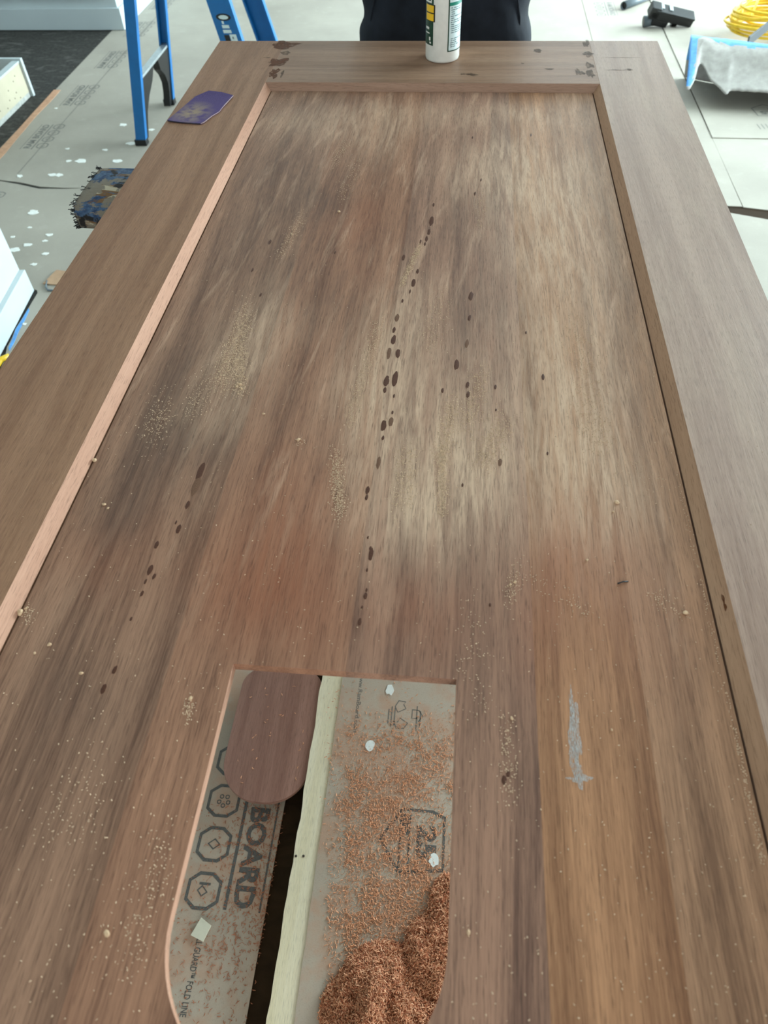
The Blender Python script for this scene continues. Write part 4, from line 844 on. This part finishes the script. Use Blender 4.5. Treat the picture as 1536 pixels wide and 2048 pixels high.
# long flat body: profile along its length, tipped on edge
b0, b1 = at(1300, 22, .085), at(1383, 42, .03); ax = (b1 - b0); Lb = ax.length; ax.normalize(); upv = Vector((0, -.35, .94)); upv = (upv - ax * upv.dot(ax)).normalized(); wv = ax.cross(upv)
def tipped(name, u0, u1, v0, v1, w0, w1, mat, bev=.004, taper=1.0):
    v, f = boxvf(0, 1, 0, 1, 0, 1)
    V = [tuple(b0 + ax * (u0 + (u1 - u0) * x) + upv * ((v0 + (v1 - v0) * z_) * (taper if x > .5 else 1)) + wv * (w0 + (w1 - w0) * y)) for x, y, z_ in v]
    return bevel(recalc(mesh_obj(name, V, f, mat, vn)), bev)
tipped('nozzle_body', .0, Lb, -.022, .022, -.03, .03, M_black, .006, .85); tipped('top_plate', .02, Lb * 1.0, .020, .032, -.034, .034, M_black, .004); tipped('swivel_joint', .03, .12, -.055, -.015, -.028, .028, M_black, .01)
tipped('rear_lip', -.006, .05, -.018, .040, -.03, .03, M_black, .006); tipped('foot_bracket', Lb * .60, Lb * .72, -.07, -.018, -.012, .012, M_black, .003)
tipped('pedal', .045, .065, .030, .038, -.02, .012, M_alu, .002); tipped('pedal', .095, .115, .030, .038, -.02, .012, M_alu, .002); tipped('side_wheel', Lb * .9, Lb * .97, .004, .030, -.037, -.030, M_grey, .002)
# curled sheet of paper: back foot on the floor, arching over, torn front edge in the air
def cprof(k):
    P_ = [(2.235, .008), (2.245, .09), (2.225, .165), (2.195, .198), (2.165, .200), (2.10, .178), (2.02, .146), (1.94, .112), (1.86, .080)]
    k = k * (len(P_) - 1); i = min(int(k), len(P_) - 2); f_ = k - i; a_, b2 = P_[i], P_[i + 1]; return a_[0] + (b2[0] - a_[0]) * f_, a_[1] + (b2[1] - a_[1]) * f_
def front_k(x):   # where the torn edge stops (1 = full length)
    pts_ = [(1.40, .99), (1.52, .98), (1.545, .90), (1.562, .79), (1.575, .76), (1.59, .80), (1.61, .90), (1.645, .96), (1.66, 1.0), (1.675, 1.02), (1.69, .98), (1.8, .985), (2.7, .97)]
    for (a_, b2) in zip(pts_, pts_[1:]):
        if a_[0] <= x <= b2[0]: return (a_[1] + (b2[1] - a_[1]) * (x - a_[0]) / (b2[0] - a_[0])) + .008 * mnoise.noise(Vector((x * 60, 0, 0)))
    return .98
cs = thing('curled_paper_sheet', 'stiff curled paper sheet with torn edge and blue tape, arching off the floor', 'paper sheet', (2.0, 2.1, .007))
xs = np.linspace(1.503, 2.5, 120); ks = 36; V = []; F = []; fm = []
for x in xs:
    fk = front_k(x)
    for j in range(ks + 1):
        yy, zz = cprof(fk * j / ks); sl = (x - 1.503)
        V.append((x + .075 * (1 - j / ks), yy + .02 * mnoise.noise(Vector((x * 3, j * .1, 1))) - (0.10 + 0.45 * (1 - j / ks)) * min(sl, .6), max(.008, zz + .006 * mnoise.noise(Vector((x * 4, j * .15, 5))) * (1 if j > 2 else 0))))
n = ks + 1
for i in range(len(xs) - 1):
    for j in range(ks):
        F.append((i * n + j, (i + 1) * n + j, (i + 1) * n + j + 1, i * n + j + 1))
        xm = xs[i] + .010 * mnoise.noise(Vector((0, j * .5, 9))); k_ = j / ks
        fm.append(1 if (xm < 1.530 and k_ > .1 and k_ < .95) or (.36 + .01 * mnoise.noise(Vector((xs[i] * 20, 0, 4))) < k_ < .55 + .02 * mnoise.noise(Vector((xs[i] * 14, 3, 4)))) else 0)
t = NT('pale_grey_paper_back'); p = t.pos(); t.col(t.ramp(t.noise(p, 40, 4), [(.3, lin(150, 146, 140)), (.7, lin(170, 166, 160))])); t.rough(.7); t.bump(t.noise(p, 300, 3), .3, .001); M_pback = t.m
o = mesh_obj('sheet', V, F, None, cs, smooth=True, mats=[M_pback, M_bluetape], fm=fm)
so = o.modifiers.new('thickness', 'SOLIDIFY'); so.thickness = .002; so.offset = 0
# yellow extension cord coil
cc = at(1535, 62, .05); path = []
for i in range(420):
    a_ = i * 2 * PI / 34; lp = i // 34; R1 = .20 + .035 * mnoise.noise(Vector((lp * 3.3, 0, 0))) + .012 * mnoise.noise(Vector((i * .07, 4, 0))); R2 = .13 + .03 * mnoise.noise(Vector((lp * 2.7, 9, 0)))
    cx, cy = cc.x + .02 + .05 * mnoise.noise(Vector((lp * 1.9, 5, 2))), cc.y + .03 + .05 * mnoise.noise(Vector((lp * 1.3, 8, 2)))
    path.append((cx + R1 * math.cos(a_), cy + R2 * math.sin(a_), max(.014, .02 + lp * .009 + .03 * (1 + mnoise.noise(Vector((i * .06, lp * 2.0, 3))))) ))
for k in range(30):
    a_ = PI * 1.2 - k * 2 * PI / 28; path.append((cc.x + .02 + .16 * math.cos(a_), cc.y + .03 + .11 * math.sin(a_) + .02, .14 + .05 * math.sin(a_ * 1.0 + .6)))
o = tube('extension_cord', path, .0062, M_cord, seg=8); tag(base_of(o, (cc.x, cc.y, .007)), 'coiled yellow extension cord heaped behind the curled paper sheet', 'cord')
o0, o1 = at(1508, 74, .15), at(1550, 45, .17); o1 = o0 + (o1 - o0) * 2.2; o1.z = .22
dvx = (o1 - o0).normalized(); V, F = boxvf(0, 1, -.004, .004, -.022, .022); s_ = dvx.cross(Vector((0, 0, 1))).normalized(); u_ = s_.cross(dvx)
o = bevel(recalc(mesh_obj('metal_bar', [tuple(o0 - dvx * .05 + (o1 - o0 + dvx * .05) * x + s_ * y + u_ * z_) for x, y, z_ in V], F, plain('dark_steel', lin(66, 72, 78), .35, metal=.4))), .001); tag(base_of(o, tuple(o0)), 'dark metal bar leaning across the coiled yellow cord', 'bar')

for o in S.objects:
    if '_base' in o: del o['_base']
